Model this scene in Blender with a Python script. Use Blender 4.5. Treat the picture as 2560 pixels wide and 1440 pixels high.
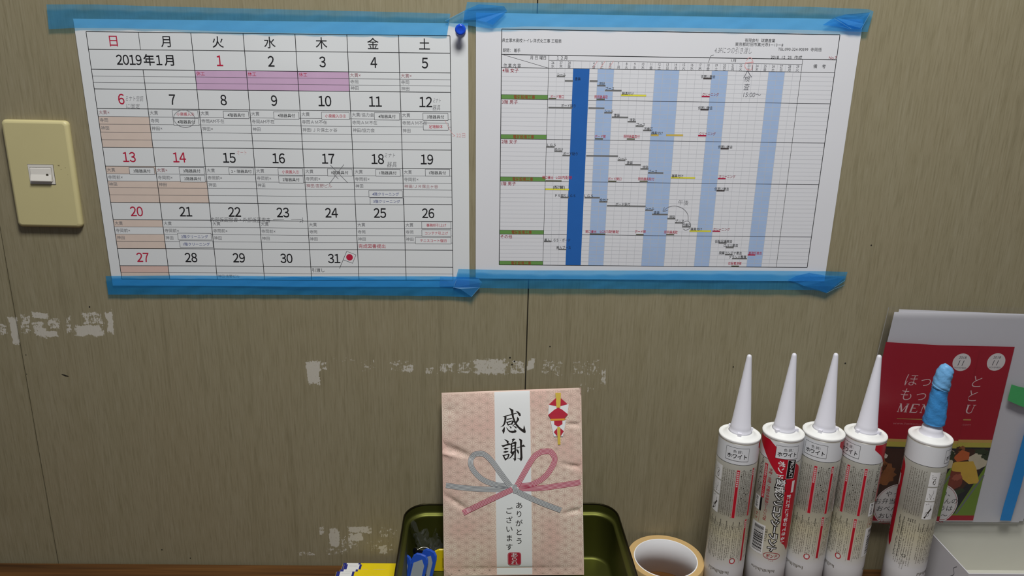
import bpy, bmesh, math, random
import numpy as np
from mathutils import Vector, Matrix
from mathutils.geometry import tessellate_polygon

for _o in list(bpy.data.objects):
    bpy.data.objects.remove(_o, do_unlink=True)
SC = bpy.context.scene
COL = SC.collection
rng = random.Random(7)

# ------------------------------------------------------------------ camera
F = 1900.0                       # focal length in pixels of a 2560 x 1440 frame
CAM_D, CAM_H = 0.8675, 0.65      # metres from the wall (y=0) and above the desk (z=0)
_D = Vector((-160.0, 6289.0, F)).normalized()          # where 'down' lies in camera axes (x right, y down, z forward)
_X = Vector((70000.0, -(_D.x*70000.0 + _D.z*F)/_D.y, F)).normalized()
_Z = -_D
_Y = _Z.cross(_X)
ROT = Matrix((_X, _Y, _Z))       # camera axes -> world axes
CAM = Vector((0.0, -CAM_D, CAM_H))
cam_data = bpy.data.cameras.new('camera')
cam_data.sensor_fit = 'HORIZONTAL'; cam_data.sensor_width = 36.0
cam_data.lens = F/2560.0*36.0
cam_data.clip_start = 0.02
cam = bpy.data.objects.new('camera', cam_data); COL.objects.link(cam)
_bx, _by, _bz = ROT @ Vector((1,0,0)), ROT @ Vector((0,-1,0)), ROT @ Vector((0,0,-1))
cam.matrix_world = Matrix(((_bx.x,_by.x,_bz.x,CAM.x),(_bx.y,_by.y,_bz.y,CAM.y),(_bx.z,_by.z,_bz.z,CAM.z),(0,0,0,1)))
SC.camera = cam

# ------------------------------------------------------------------ world, lamps, exposure
wd = bpy.data.worlds.new('room_air'); SC.world = wd; wd.use_nodes = True
wd.node_tree.nodes['Background'].inputs[0].default_value = (0.80, 0.86, 1.0, 1)
wd.node_tree.nodes['Background'].inputs[1].default_value = 0.12
def area_lamp(name, loc, target, sx, sy, power, color):
    L = bpy.data.lights.new(name, 'AREA'); L.shape = 'RECTANGLE'; L.size = sx; L.size_y = sy
    L.energy = power; L.color = color
    o = bpy.data.objects.new(name, L); COL.objects.link(o); o.location = loc
    o.rotation_euler = (Vector(target)-Vector(loc)).to_track_quat('-Z', 'Y').to_euler()
    return o
area_lamp('ceiling_tube_lamp', (0.10, -0.70, 1.72), (0.10, -0.70, 0.0), 0.42, 0.34, 25.6, (1.0, 0.99, 0.955))
SC.view_settings.view_transform = 'Standard'; SC.view_settings.look = 'None'
SC.view_settings.exposure = 0.0; SC.view_settings.gamma = 1.0; SC.view_settings.use_curve_mapping = False

# ------------------------------------------------------------------ helpers
def ray(px, py):
    return ROT @ Vector((px-1280.0, py-720.0, F))
def on_wall(px, py, off=0.0):
    r = ray(px, py); return CAM + r*((CAM_D-off)/r.y)
def on_level(px, py, z):
    r = ray(px, py); return CAM + r*((z-CAM_H)/r.z)
def at_depth(px, py, y):
    r = ray(px, py); return CAM + r*((y+CAM_D)/r.y)

def lin(c):
    return tuple(((v/255.0)/12.92 if v/255.0 <= 0.04045 else (((v/255.0)+0.055)/1.055)**2.4) for v in c)
MATS = {}
def M(name, rgb, rough=0.6, metal=0.0, var=0.06, scale=60.0, bump=0.0, spec=0.4, trans=0.0, alpha=1.0, raw=False, stretch=(1,1,1)):
    """A Principled material whose colour wavers a little with a noise texture."""
    if name in MATS: return MATS[name]
    m = bpy.data.materials.new(name); m.use_nodes = True; MATS[name] = m
    nt = m.node_tree; N = nt.nodes; L = nt.links
    b = N['Principled BSDF']
    c = rgb if raw else lin(rgb)
    b.inputs['Roughness'].default_value = rough; b.inputs['Metallic'].default_value = metal
    b.inputs['Specular IOR Level'].default_value = spec
    b.inputs['Transmission Weight'].default_value = trans; b.inputs['Alpha'].default_value = alpha
    tc = N.new('ShaderNodeTexCoord'); mp = N.new('ShaderNodeMapping'); mp.inputs['Scale'].default_value = stretch
    nz = N.new('ShaderNodeTexNoise'); nz.inputs['Scale'].default_value = scale; nz.inputs['Detail'].default_value = 4
    L.new(tc.outputs['Object'], mp.inputs['Vector']); L.new(mp.outputs['Vector'], nz.inputs['Vector'])
    mx = N.new('ShaderNodeMix'); mx.data_type = 'RGBA'
    mx.inputs[6].default_value = (*[max(0, v*(1-var)) for v in c], 1)
    mx.inputs[7].default_value = (*[min(1, v*(1+var)) for v in c], 1)
    L.new(nz.outputs['Fac'], mx.inputs[0]); L.new(mx.outputs[2], b.inputs['Base Color'])
    if bump:
        bp = N.new('ShaderNodeBump'); bp.inputs['Strength'].default_value = bump; bp.inputs['Distance'].default_value = 0.002
        L.new(nz.outputs['Fac'], bp.inputs['Height']); L.new(bp.outputs['Normal'], b.inputs['Normal'])
    return m

class MB:
    """Collects polygons of several materials and links them as ONE mesh object."""
    def __init__(s): s.v = []; s.f = []; s.m = []; s.ml = []; s.sm = []
    def mi(s, mat):
        if mat not in s.ml: s.ml.append(mat)
        return s.ml.index(mat)
    def add(s, verts, faces, mat, smooth=False):
        o = len(s.v); s.v += [tuple(v) for v in verts]; k = s.mi(mat)
        for f in faces:
            s.f.append(tuple(o+i for i in f)); s.m.append(k); s.sm.append(smooth)
    def build(s, name, parent=None, loc=None, clean=False):
        me = bpy.data.meshes.new(name); me.from_pydata(s.v, [], s.f); 
        for m in s.ml: me.materials.append(m)
        me.polygons.foreach_set('material_index', s.m); me.polygons.foreach_set('use_smooth', s.sm)
        me.update()
        if clean:
            bm = bmesh.new(); bm.from_mesh(me); bmesh.ops.remove_doubles(bm, verts=bm.verts, dist=1e-6)
            bmesh.ops.recalc_face_normals(bm, faces=bm.faces); bm.to_mesh(me); bm.free()
        o = bpy.data.objects.new(name, me); COL.objects.link(o)
        if parent is not None: o.parent = parent
        if loc is not None: o.location = loc
        return o
def tag(o, label=None, cat=None, group=None, kind=None):
    if label: o['label'] = label
    if cat: o['category'] = cat
    if group: o['group'] = group
    if kind: o['kind'] = kind
    return o
def thing(name, label, cat, loc=(0,0,0), group=None):
    o = bpy.data.objects.new(name, None); COL.objects.link(o); o.location = loc; o.empty_display_size = 0.02
    return tag(o, label, cat, group)

# ---- glyphs from Blender's own font
_cu = bpy.data.curves.new('glyphs', 'FONT'); _cu.resolution_u = 3
_to = bpy.data.objects.new('glyphs', _cu); COL.objects.link(_to)
GL = {}
def glyph(s, style=0.0):
    k = (s, style)
    if k not in GL:
        _cu.body = s; _cu.offset = style
        bpy.context.view_layer.update()
        dg = bpy.context.evaluated_depsgraph_get()
        me = _to.evaluated_get(dg).to_mesh()
        v = [(p.co.x, p.co.y) for p in me.vertices]; f = [tuple(p.vertices) for p in me.polygons]
        _to.evaluated_get(dg).to_mesh_clear()
        x0 = min((a for a, _ in v), default=0); x1 = max((a for a, _ in v), default=0)
        GL[k] = (v, f, x0, x1)
    return GL[k]

class Surface:
    """Drawing with ink on a sheet: u runs right, v runs down, in metres; P(u,v,h) is the point h above the sheet."""
    def P(s, u, v, h): raise NotImplementedError
    def rect(s, mb, u0, v0, u1, v1, h, mat, step=0.005, both=True):
        nu = max(1, int(math.ceil(abs(u1-u0)/step))); nv = max(1, int(math.ceil(abs(v1-v0)/step)))
        V = [s.P(u0+(u1-u0)*i/nu, v0+(v1-v0)*j/nv, h) for j in range(nv+1) for i in range(nu+1)]
        Fc = [(j*(nu+1)+i, (j+1)*(nu+1)+i, (j+1)*(nu+1)+i+1, j*(nu+1)+i+1) for j in range(nv) for i in range(nu)]
        mb.add(V, Fc, mat)
    def line(s, mb, p, q, w, h, mat, step=0.006):
        dx, dy = q[0]-p[0], q[1]-p[1]; l = math.hypot(dx, dy)
        if l < 1e-9: return
        n = max(1, int(math.ceil(l/step))); nx, ny = -dy/l*w/2, dx/l*w/2
        V = []
        for i in range(n+1):
            a, b = p[0]+dx*i/n, p[1]+dy*i/n
            V += [s.P(a+nx, b+ny, h), s.P(a-nx, b-ny, h)]
        mb.add(V, [(2*i, 2*i+2, 2*i+3, 2*i+1) for i in range(n)], mat)
    def path(s, mb, pts, w, h, mat, closed=False):
        """a ribbon along a polyline"""
        n = len(pts); V = []
        for i in range(n):
            a = pts[(i-1) % n] if (closed or i > 0) else pts[i]
            b = pts[(i+1) % n] if (closed or i < n-1) else pts[i]
            dx, dy = b[0]-a[0], b[1]-a[1]; l = math.hypot(dx, dy) or 1
            ww = w[i] if isinstance(w, (list, tuple)) else w
            V += [s.P(pts[i][0]-dy/l*ww/2, pts[i][1]+dx/l*ww/2, h), s.P(pts[i][0]+dy/l*ww/2, pts[i][1]-dx/l*ww/2, h)]
        k = n if closed else n-1
        mb.add(V, [(2*i, 2*((i+1) % n), 2*((i+1) % n)+1, 2*i+1) for i in range(k)], mat)
    def poly(s, mb, pts, h, mat):
        tri = tessellate_polygon([[Vector((a, b, 0)) for a, b in pts]])
        mb.add([s.P(a, b, h) for a, b in pts], [tuple(t) for t in tri], mat)
    def disc(s, mb, c, ru, rv, h, mat, n=28, rot=0.0):
        ca, sa = math.cos(rot), math.sin(rot)
        s.poly(mb, [(c[0]+ru*math.cos(t)*ca-rv*math.sin(t)*sa, c[1]+ru*math.cos(t)*sa+rv*math.sin(t)*ca) for t in [2*math.pi*i/n for i in range(n)]], h, mat)
    def ring(s, mb, c, ru, rv, w, h, mat, n=32, rot=0.0):
        ca, sa = math.cos(rot), math.sin(rot)
        s.path(mb, [(c[0]+ru*math.cos(t)*ca-rv*math.sin(t)*sa, c[1]+ru*math.cos(t)*sa+rv*math.sin(t)*ca) for t in [2*math.pi*i/n for i in range(n)]], w, h, mat, True)
    def text(s, mb, txt, u, v, em, mat, h, align='L', rot=0.0, style=0.0, fit=None, shear=0.0, sx=1.0):
        """txt with its left/centre at (u,v), v at mid-height; fit = width in metres"""
        V, Fc, x0, x1 = glyph(txt, style)
        if not V: return
        kx = em*sx
        if fit: kx = fit/max(1e-6, x1-x0)
        off = x0 if align == 'L' else (x0+x1)/2 if align == 'C' else x1
        ca, sa = math.cos(rot), math.sin(rot)
        out = []
        for gx, gy in V:
            a = (gx-off)*kx+shear*(gy-0.38)*em; b = -(gy-0.38)*em
            out.append(s.P(u+a*ca-b*sa, v+a*sa+b*ca, h))
        mb.add(out, Fc, mat)

class Page(Surface):
    HS = 0.12                    # ink lies this much closer than the nominal layer heights
    def __init__(s, TL, TR, BR, BL, disp=None):
        s.c = [Vector(TL), Vector(TR), Vector(BR), Vector(BL)]
        s.W = ((s.c[1]-s.c[0]).length+(s.c[2]-s.c[3]).length)/2; s.H = ((s.c[3]-s.c[0]).length+(s.c[2]-s.c[1]).length)/2
        s.n = ((s.c[1]-s.c[0]).cross(s.c[3]-s.c[0])).normalized()
        if s.n.y > 0: s.n = -s.n
        s.disp = disp
    def flat(s, u, v):
        a, b = u/s.W, v/s.H; c = s.c
        return c[0]*(1-a)*(1-b)+c[1]*a*(1-b)+c[2]*a*b+c[3]*(1-a)*b
    def P(s, u, v, h):
        d = h*s.HS+(s.disp(u, v) if s.disp else 0.0)
        return s.flat(u, v)+s.n*d
    def px(s, x, y):
        """sheet coordinates of what lies at that spot of the sheet's plane"""
        r = ray(x, y); t = (s.c[0]-CAM).dot(s.n)/r.dot(s.n); q = CAM+r*t
        u, v = s.W/2, s.H/2
        for _ in range(5):
            p = s.flat(u, v); eu = (s.flat(u+1e-3, v)-p)/1e-3; ev = (s.flat(u, v+1e-3)-p)/1e-3
            d = q-p; A = eu.dot(eu); B = eu.dot(ev); C = ev.dot(ev); X = d.dot(eu); Y = d.dot(ev); det = A*C-B*B
            u += (C*X-B*Y)/det; v += (A*Y-B*X)/det
        return (u, v)
    def sc(s, x, y):
        a = s.px(x-5, y); b = s.px(x+5, y); return math.hypot(b[0]-a[0], b[1]-a[1])/10
    def tpx(s, mb, txt, x0, y, empx, mat, h, x1=None, align='L', **k):
        u, v = s.px(x0, y); m = s.sc(x0, y)
        if x1 is not None: k['fit'] = (x1-x0)*m
        s.text(mb, txt, u, v, empx*m, mat, h, align, **k)
    def grid(s, mb, u0, v0, u1, v1, mat, step=0.006, smooth=True, h=0.0):
        nu = max(2, int((u1-u0)/step)); nv = max(2, int((v1-v0)/step))
        V = [s.P(u0+(u1-u0)*i/nu, v0+(v1-v0)*j/nv, h) for j in range(nv+1) for i in range(nu+1)]
        mb.add(V, [(j*(nu+1)+i, (j+1)*(nu+1)+i, (j+1)*(nu+1)+i+1, j*(nu+1)+i+1) for j in range(nv) for i in range(nu)], mat, smooth)

def smooth_pts(pts, n=6):
    out = []
    for i in range(len(pts)-1):
        p0 = pts[max(0, i-1)]; p1 = pts[i]; p2 = pts[i+1]; p3 = pts[min(len(pts)-1, i+2)]
        for k in range(n):
            t = k/n
            out.append(tuple(0.5*((2*p1[j])+(-p0[j]+p2[j])*t+(2*p0[j]-5*p1[j]+4*p2[j]-p3[j])*t*t+(-p0[j]+3*p1[j]-3*p2[j]+p3[j])*t**3) for j in range(len(p1))))
    out.append(tuple(pts[-1])); return out

def rrect(w, d, r, n=8):
    """outline of a rounded rectangle centred on the origin, counter-clockwise"""
    out = []
    r = max(r, 1e-5)
    for cx, cy, a0 in ((w/2-r, d/2-r, 0), (-w/2+r, d/2-r, 90), (-w/2+r, -d/2+r, 180), (w/2-r, -d/2+r, 270)):
        for i in range(n+1):
            a = math.radians(a0+90*i/n); out.append((cx+r*math.cos(a), cy+r*math.sin(a)))
    return out
def loft(mb, rings, mat, cap0=False, cap1=False, smooth=True):
    n = len(rings[0]); V = [p for r in rings for p in r]
    Fc = [(k*n+i, k*n+(i+1) % n, (k+1)*n+(i+1) % n, (k+1)*n+i) for k in range(len(rings)-1) for i in range(n)]
    mb.add(V, Fc, mat, smooth)
    if cap0: mb.add(rings[0], [tuple(reversed(range(n)))], mat, False)
    if cap1: mb.add(rings[-1], [tuple(range(n))], mat, False)
def lathe(mb, prof, mat, n=40, axis=(0, 0), smooth=True):
    rings = [[(axis[0]+r*math.cos(2*math.pi*i/n), axis[1]+r*math.sin(2*math.pi*i/n), z) for i in range(n)] for r, z in prof]
    loft(mb, rings, mat, prof[0][0] > 1e-6, prof[-1][0] > 1e-6, smooth)
def box(mb, x0, x1, y0, y1, z0, z1, mat):
    V = [(x, y, z) for z in (z0, z1) for y in (y0, y1) for x in (x0, x1)]
    mb.add(V, [(0, 2, 3, 1), (4, 5, 7, 6), (0, 1, 5, 4), (2, 6, 7, 3), (0, 4, 6, 2), (1, 3, 7, 5)], mat)

# ------------------------------------------------------------------ the wall
def wall_material():
    m = bpy.data.materials.new('printed_wood_panel'); m.use_nodes = True
    nt = m.node_tree; N = nt.nodes; L = nt.links; b = N['Principled BSDF']
    tc = N.new('ShaderNodeTexCoord')
    def noise(scale, det, rough, st):
        mp = N.new('ShaderNodeMapping'); mp.inputs['Scale'].default_value = st
        L.new(tc.outputs['Object'], mp.inputs['Vector'])
        z = N.new('ShaderNodeTexNoise'); z.inputs['Scale'].default_value = scale; z.inputs['Detail'].default_value = det
        z.inputs['Roughness'].default_value = rough; L.new(mp.outputs['Vector'], z.inputs['Vector']); return z.outputs['Fac']
    def math_(op, a, c):
        k = N.new('ShaderNodeMath'); k.operation = op
        for i, q in enumerate((a, c)):
            if isinstance(q, (int, float)): k.inputs[i].default_value = q
            else: L.new(q, k.inputs[i])
        return k.outputs[0]
    def mapr(v, a0, a1, b0, b1):
        k = N.new('ShaderNodeMapRange'); k.clamp = True
        for i, q in enumerate((a0, a1, b0, b1)): 
            if isinstance(q, (int, float)): k.inputs[i+1].default_value = q
            else: L.new(q, k.inputs[i+1])
        L.new(v, k.inputs[0]); return k.outputs[0]
    def mix(f, a, c):
        k = N.new('ShaderNodeMix'); k.data_type = 'RGBA'; L.new(f, k.inputs[0])
        for i, q in ((6, a), (7, c)):
            if isinstance(q, tuple): k.inputs[i].default_value = (*q, 1)
            else: L.new(q, k.inputs[i])
        return k.outputs[2]
    fine = noise(520, 3, 0.6, (1, 1, 0.055)); broad = noise(42, 4, 0.6, (1, 1, 0.09)); blot = noise(7, 3, 0.5, (1, 1, 0.6)); curl = noise(90, 2, 0.5, (1, 1, 0.05))
    base = mix(mapr(broad, 0.3, 0.7, 0, 1), WALL_A, WALL_B)
    base = mix(mapr(blot, 0.35, 0.65, 0, 0.5), base, WALL_C)
    base = mix(mapr(fine, 0.50, 0.72, 0, 0.50), base, WALL_DARK)
    base = mix(mapr(fine, 0.46, 0.30, 0, 0.38), base, WALL_LIGHT)
    base = mix(mapr(curl, 0.60, 0.72, 0, 0.30), base, WALL_DARK)
    # where adhesive tape once tore the printed film away
    wmax = None
    wn = N.new('ShaderNodeTexNoise'); wn.inputs['Scale'].default_value = 70; wn.inputs['Detail'].default_value = 3; L.new(tc.outputs['Object'], wn.inputs[0])
    wo = N.new('ShaderNodeVectorMath'); wo.operation = 'MULTIPLY_ADD'; L.new(wn.outputs['Color'], wo.inputs[0]); wo.inputs[1].default_value = (0.011, 0, 0.011); wo.inputs[2].default_value = (-0.0055, 0, -0.0055)
    wp = N.new('ShaderNodeVectorMath'); wp.operation = 'ADD'; L.new(tc.outputs['Object'], wp.inputs[0]); L.new(wo.outputs[0], wp.inputs[1])
    for (x0, y0, x1, y1, s) in PEELS:
        a = on_wall((x0+x1)/2, y0); c = on_wall((x0+x1)/2, y1); e = on_wall(x0, (y0+y1)/2); g = on_wall(x1, (y0+y1)/2)
        cx, hx, cz, hz = (e.x+g.x)/2, abs(g.x-e.x)/2, (a.z+c.z)/2, abs(a.z-c.z)/2
        vm = N.new('ShaderNodeVectorMath'); vm.operation = 'SUBTRACT'; L.new(wp.outputs[0], vm.inputs[0]); vm.inputs[1].default_value = (cx, 0, cz)
        vd = N.new('ShaderNodeVectorMath'); vd.operation = 'DIVIDE'; L.new(vm.outputs[0], vd.inputs[0]); vd.inputs[1].default_value = (hx, 1, hz)
        va = N.new('ShaderNodeVectorMath'); va.operation = 'ABSOLUTE'; L.new(vd.outputs[0], va.inputs[0])
        sp = N.new('ShaderNodeSeparateXYZ'); L.new(va.outputs[0], sp.inputs[0])
        w = mapr(math_('MAXIMUM', sp.outputs[0], sp.outputs[2]), 1.15, 0.60, 0.0, s)
        wmax = w if wmax is None else math_('MAXIMUM', wmax, w)
    flake = math_('ADD', math_('MULTIPLY', noise(190, 5, 0.72, (0.8, 1, 1.25)), 0.62), math_('MULTIPLY', noise(600, 3, 0.6, (1, 1, 0.25)), 0.38))
    thr = math_('SUBTRACT', 0.73, math_('MULTIPLY', wmax, 0.36))
    msk = math_('MULTIPLY', mapr(math_('SUBTRACT', flake, thr), -0.008, 0.03, 0, 1), mapr(wmax, 0.02, 0.2, 0, 1))
    base = mix(math_('MULTIPLY', msk, 0.88), base, WALL_BARE)
    L.new(base, b.inputs['Base Color']); b.inputs['Roughness'].default_value = 0.55; b.inputs['Specular IOR Level'].default_value = 0.25
    bp = N.new('ShaderNodeBump'); bp.inputs['Strength'].default_value = 0.12; bp.inputs['Distance'].default_value = 0.001
    L.new(fine, bp.inputs['Height']); L.new(bp.outputs['Normal'], b.inputs['Normal'])
    return m
WALL_A = (0.282, 0.248, 0.153); WALL_B = (0.312, 0.277, 0.180); WALL_C = (0.299, 0.254, 0.159)
WALL_DARK = (0.175, 0.150, 0.082); WALL_LIGHT = (0.365, 0.332, 0.235); WALL_BARE = (0.60, 0.57, 0.50)
PEELS = [(-30, 805, 22, 842, 0.69), (24, 785, 48, 868, 1.0), (48, 780, 80, 840, 0.69), (75, 778, 125, 800, 0.92), (80, 800, 118, 840, 0.76), (84, 815, 120, 848, 0.94), (112, 825, 148, 843, 1.0), (118, 790, 152, 825, 0.74), (160, 785, 180, 842, 0.64), (178, 808, 262, 843, 1.0), (200, 778, 262, 812, 0.72), (264, 772, 284, 840, 1.0), (766, 898, 803, 968, 1.0), (800, 903, 818, 925, 0.67), (820, 894, 900, 902, 0.49), (896, 896, 945, 930, 0.49), (965, 895, 1035, 935, 0.52), (1005, 910, 1035, 930, 0.82), (1062, 920, 1085, 936, 0.67), (1090, 903, 1140, 935, 0.67), (1140, 900, 1180, 938, 0.65), (1175, 893, 1275, 942, 0.87), (1270, 896, 1318, 940, 0.69), (1316, 895, 1337, 928, 0.97), (1345, 895, 1412, 942, 0.57), (1418, 895, 1512, 942, 0.53), (1500, 915, 1518, 968, 0.69), (1440, 955, 1500, 984, 0.47), (735, 1378, 796, 1390, 0.65), (794, 1312, 812, 1342, 0.73), (806, 1365, 870, 1390, 0.55), (822, 1316, 850, 1372, 0.93), (850, 1335, 868, 1386, 0.63), (866, 1316, 932, 1334, 0.93), (868, 1330, 912, 1356, 0.91), (866, 1350, 900, 1372, 0.57), (900, 1345, 1000, 1385, 0.49), (944, 1360, 968, 1386, 0.87), (940, 1315, 1000, 1350, 0.53)]

wall_mat = wall_material()
gap_mat = M('panel_gap', (38, 33, 22), 0.9)
wb = MB()
seams = [on_wall(29, 740).x*0.5+on_wall(144, 1400).x*0.5, on_wall(1344, 0).x*0.5+on_wall(1313, 972).x*0.5]
edges = [-2.4, seams[0], seams[1], seams[1]+0.91, 2.4]
for k in range(len(edges)-1):
    g = 0.0007
    box(wb, edges[k]+g, edges[k+1]-g, 0.0, 0.012, -0.72, 1.9, wall_mat)
box(wb, -2.4, 2.4, 0.0025, 0.02, -0.72, 1.9, gap_mat)
nail = M('nail_head', (30, 26, 20), 0.8)
for x, y, r in ((224, 767, .0009), (2178, 613, .0009), (1833, 917, .0008), (2113, 908, .0010), (405, 1374, .0008), (476, 1395, .0008), (1375, 866, .0008), (1275, 894, .001), (1280, 911, .001), (1286, 903, .001), (65, 887, .0006), (67, 935, .0005)):
    p = on_wall(x, y); wb.add([(p.x+r*math.cos(i*math.pi/5), -0.00025, p.z+r*math.sin(i*math.pi/5)) for i in range(10)], [tuple(range(10))], nail)
p = on_wall(153, 935); q = on_wall(173, 941)
wb.add([(p.x, -0.0003, p.z), ((p.x+q.x)/2, -0.0003, (p.z+q.z)/2-.0012), (q.x, -0.0003, q.z), ((p.x+q.x)/2, -0.0003, (p.z+q.z)/2+.0009)], [(0, 1, 2, 3)], nail)
tag(wb.build('wall_back'), 'olive grey wood-grain panelled wall with torn white patches', 'wall', kind='structure')
fl = MB(); box(fl, -2.4, 2.4, -2.5, 0.02, -0.78, -0.72, M('floor_sheet', (120, 112, 100), 0.6, scale=20))
tag(fl.build('floor'), 'plain grey floor under the desk', 'floor', kind='structure')
# ------------------------------------------------------------------ inks and papers
PAPER = M('copy_paper', (224, 227, 229), 0.75, var=0.015, scale=15)
PAPER2 = M('copy_paper_cool', (224, 225, 230), 0.75, var=0.015, scale=15)
INK = M('black_ink', (22, 22, 26), 0.7); INK_GREY = M('grey_ink', (120, 120, 124), 0.7); INK_MID = M('mid_grey_ink', (70, 70, 76), 0.7)
GRID = M('grid_ink', (190, 192, 198), 0.7); RED = M('red_ink', (186, 26, 62), 0.7); DRED = M('dark_red_ink', (150, 30, 52), 0.7); ROSE = M('rose_grey_ink', (168, 112, 118), 0.7)
BLUE_INK = M('blue_ink', (58, 72, 140), 0.7); PINK = M('pink_fill', (206, 172, 204), 0.75); PEACH = M('peach_fill', (220, 202, 190), 0.75); SALMON = M('salmon_fill', (220, 190, 180), 0.75)
PENCIL = M('pencil_grey', (112, 112, 116), 0.6); REDPEN = M('faint_red_pencil', (226, 168, 170), 0.7); BALLPEN = M('ballpoint', (60, 60, 72), 0.6)
SKYB = M('weekend_blue', (166, 190, 226), 0.75); DEEPB = M('holiday_blue', (30, 98, 178), 0.75); GREEN = M('green_fill', (104, 150, 78), 0.75); BAR = M('bar_grey', (112, 112, 112), 0.7)
YEL = M('bar_yellow', (232, 226, 70), 0.7); OCHRE = M('bar_ochre', (214, 186, 92), 0.7); CRIM = M('bar_crimson', (176, 28, 66), 0.7); BRICK = M('brick_ink', (152, 66, 40), 0.7)
DBAR = M('bar_dark', (70, 62, 62), 0.7); OLIVEBAR = M('bar_olive', (88, 88, 66), 0.7)

def bump_at(x, c, w): 
    return max(0.0, 1-abs(x-c)/w)

# ------------------------------------------------------------------ the month calendar
OFF = 0.0016
def cal_disp(u, v):
    return 0.0010*math.cos(math.pi/2*min(1,abs(u-0.212)/0.07))**2*min(1, max(0, v+0.02)/0.05)+0.0004*math.sin(u*24+v*9)
cal = Page(on_wall(215, 79, OFF), on_wall(1125, 89.5, OFF), on_wall(1132.6, 702, OFF), on_wall(305, 698, OFF), cal_disp)
pc = [cal.px(*q) for q in ((182, 47), (1170, 58), (1174, 717), (283, 715))]
u0 = (pc[0][0]+pc[3][0])/2; u1 = (pc[1][0]+pc[2][0])/2; v0 = (pc[0][1]+pc[1][1])/2; v1 = (pc[2][1]+pc[3][1])/2
mb = MB(); cal.grid(mb, u0, v0, u1, v1, PAPER)
calendar = mb.build('calendar_sheet')
tag(calendar, 'large month calendar sheet for January 2019 with big day numbers, taped to the wall', 'calendar')
CW = cal.W/7
def crow(y): return cal.px(215+(y-79)*90/619.0, y)[1]
RY = [79, 123, 173, 190, 206, 222, 271, 291, 310, 330, 349, 368, 415, 434, 452, 469, 487, 506, 549, 567, 585, 603, 621, 664, 681, 698]
RV = [crow(y) for y in RY]
tbl = MB(); txt = MB(); hand = MB()
H1, H2, H3, H4 = 0.00015, 0.0003, 0.00045, 0.0006
px1 = cal.sc(660, 350)
def cell_fill(c, r0, r1, mat): cal.rect(tbl, CW*c, RV[r0], CW*(c+1), RV[r1], H1, mat)
for c in (2, 3, 4): cell_fill(c, 2, 5, PINK)
cell_fill(0, 7, 11, PEACH); cell_fill(0, 12, 13, PEACH); cell_fill(0, 14, 17, PEACH); cell_fill(1, 14, 17, PEACH)
cell_fill(0, 18, 19, PEACH); cell_fill(0, 20, 22, PEACH); cell_fill(0, 23, 24, SALMON); cell_fill(0, 24, 25, PEACH)
thick = (0, 1, 2, 5, 6, 11, 12, 17, 18, 22, 23, 25)
for i, v in enumerate(RV): cal.line(tbl, (0, v), (cal.W, v), (1.5 if i in thick else 0.9)*px1, H2, INK if i in thick else INK_MID)
for c in range(8):
    a = RV[0]
    if c == 1:
        cal.line(tbl, (CW, RV[0]), (CW, RV[1]), 1.3*px1, H2, INK); a = RV[2]
    cal.line(tbl, (CW*c, a), (CW*c, RV[-1]), 1.6*px1, H2, INK)
for c, s in enumerate('日月火水木金土'):
    cal.text(txt, s, CW*(c+0.5), (RV[0]+RV[1])/2, 29*px1, RED if c == 0 else INK, H4, 'C', style=0.005)

def digits(t, u, v, em, mat, adv=0.50):
    for i, ch in enumerate(t): cal.text(txt, chr(0xFF10+int(ch)), u+(i-(len(t)-1)/2)*adv*em, v, em, mat, H4, 'C', style=0.012, sx=.84)
def day(n, c, r, red=False): digits(str(n), CW*(c+0.5), (RV[r]+RV[r+1])/2, 33*px1, RED if red else INK)
vt = (RV[1]+RV[2])/2
digits('2019', CW*1.05-37*px1, vt, 31*px1, INK); cal.text(txt, '年', CW*1.05+11*px1, vt, 28*px1, INK, H4, 'C', style=.016); digits('1', CW*1.05+35*px1, vt, 31*px1, INK); cal.text(txt, '月', CW*1.05+59*px1, vt, 28*px1, INK, H4, 'C', style=.016)
for i in range(5): day(1+i, 2+i, 1, i == 0)
for i in range(7): day(6+i, i, 5, i == 0); day(13+i, i, 11, i < 2); day(20+i, i, 17, i == 0)
for i in range(5): day(27+i, i, 22, i == 0)
def note(c, r, s, mat=INK_GREY, em=10.5):
    cal.text(txt, s, CW*c+3*px1, (RV[r]+RV[r+1])/2-0.4*px1, em*px1, mat, H4)
for c in (2, 3, 4): note(c, 2, '休工', RED)
for c in (5, 6): note(c, 2, '大貫×', ROSE); note(c, 3, '寺岡'); note(c, 4, '神田')
W2 = [('大貫×', '寺岡', '神田'), ('大貫', '寺岡', '神田×'), ('大貫', '寺岡AM不在', '神田×'), ('大貫', '寺岡AM不在', '神田'), ('大貫', '寺岡ＡＭ不在', '神田/ＪＲ保土ヶ谷'), ('大貫/協力会', '寺岡ＡＭ不在', '神田/協力会'), ('大貫', '寺岡ＡＭ不在', '神田')]
W3 = [('大貫', '寺岡前×', '神田'), ('大貫×', '寺岡前×', '神田'), ('大貫', '寺岡前×', '神田'), ('大貫', '寺岡前×', '神田'), ('大貫', '寺岡前×', '神田/吉野ビル'), ('大貫', '寺岡前×', '神田'), ('大貫', '寺岡前×', '神田/ＪＲ保土ヶ谷')]
W4 = [('大貫', '寺岡前×', '神田')]*4+[('大貫', '寺岡', '神田')]*3
for rows, base in ((W2, 6), (W3, 12), (W4, 18)):
    for c, t in enumerate(rows):
        for k, s in enumerate(t): note(c, base+k, s, ROSE if ('吉野' in s or (base == 12 and '保土' in s) or s == '大貫×') else INK_GREY)
note(5, 21, '完成図書提出', RED, 12); note(4, 23, '引渡し', INK, 11.5); note(2, 24, '神田/吉野ビル', INK_GREY, 9)
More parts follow.
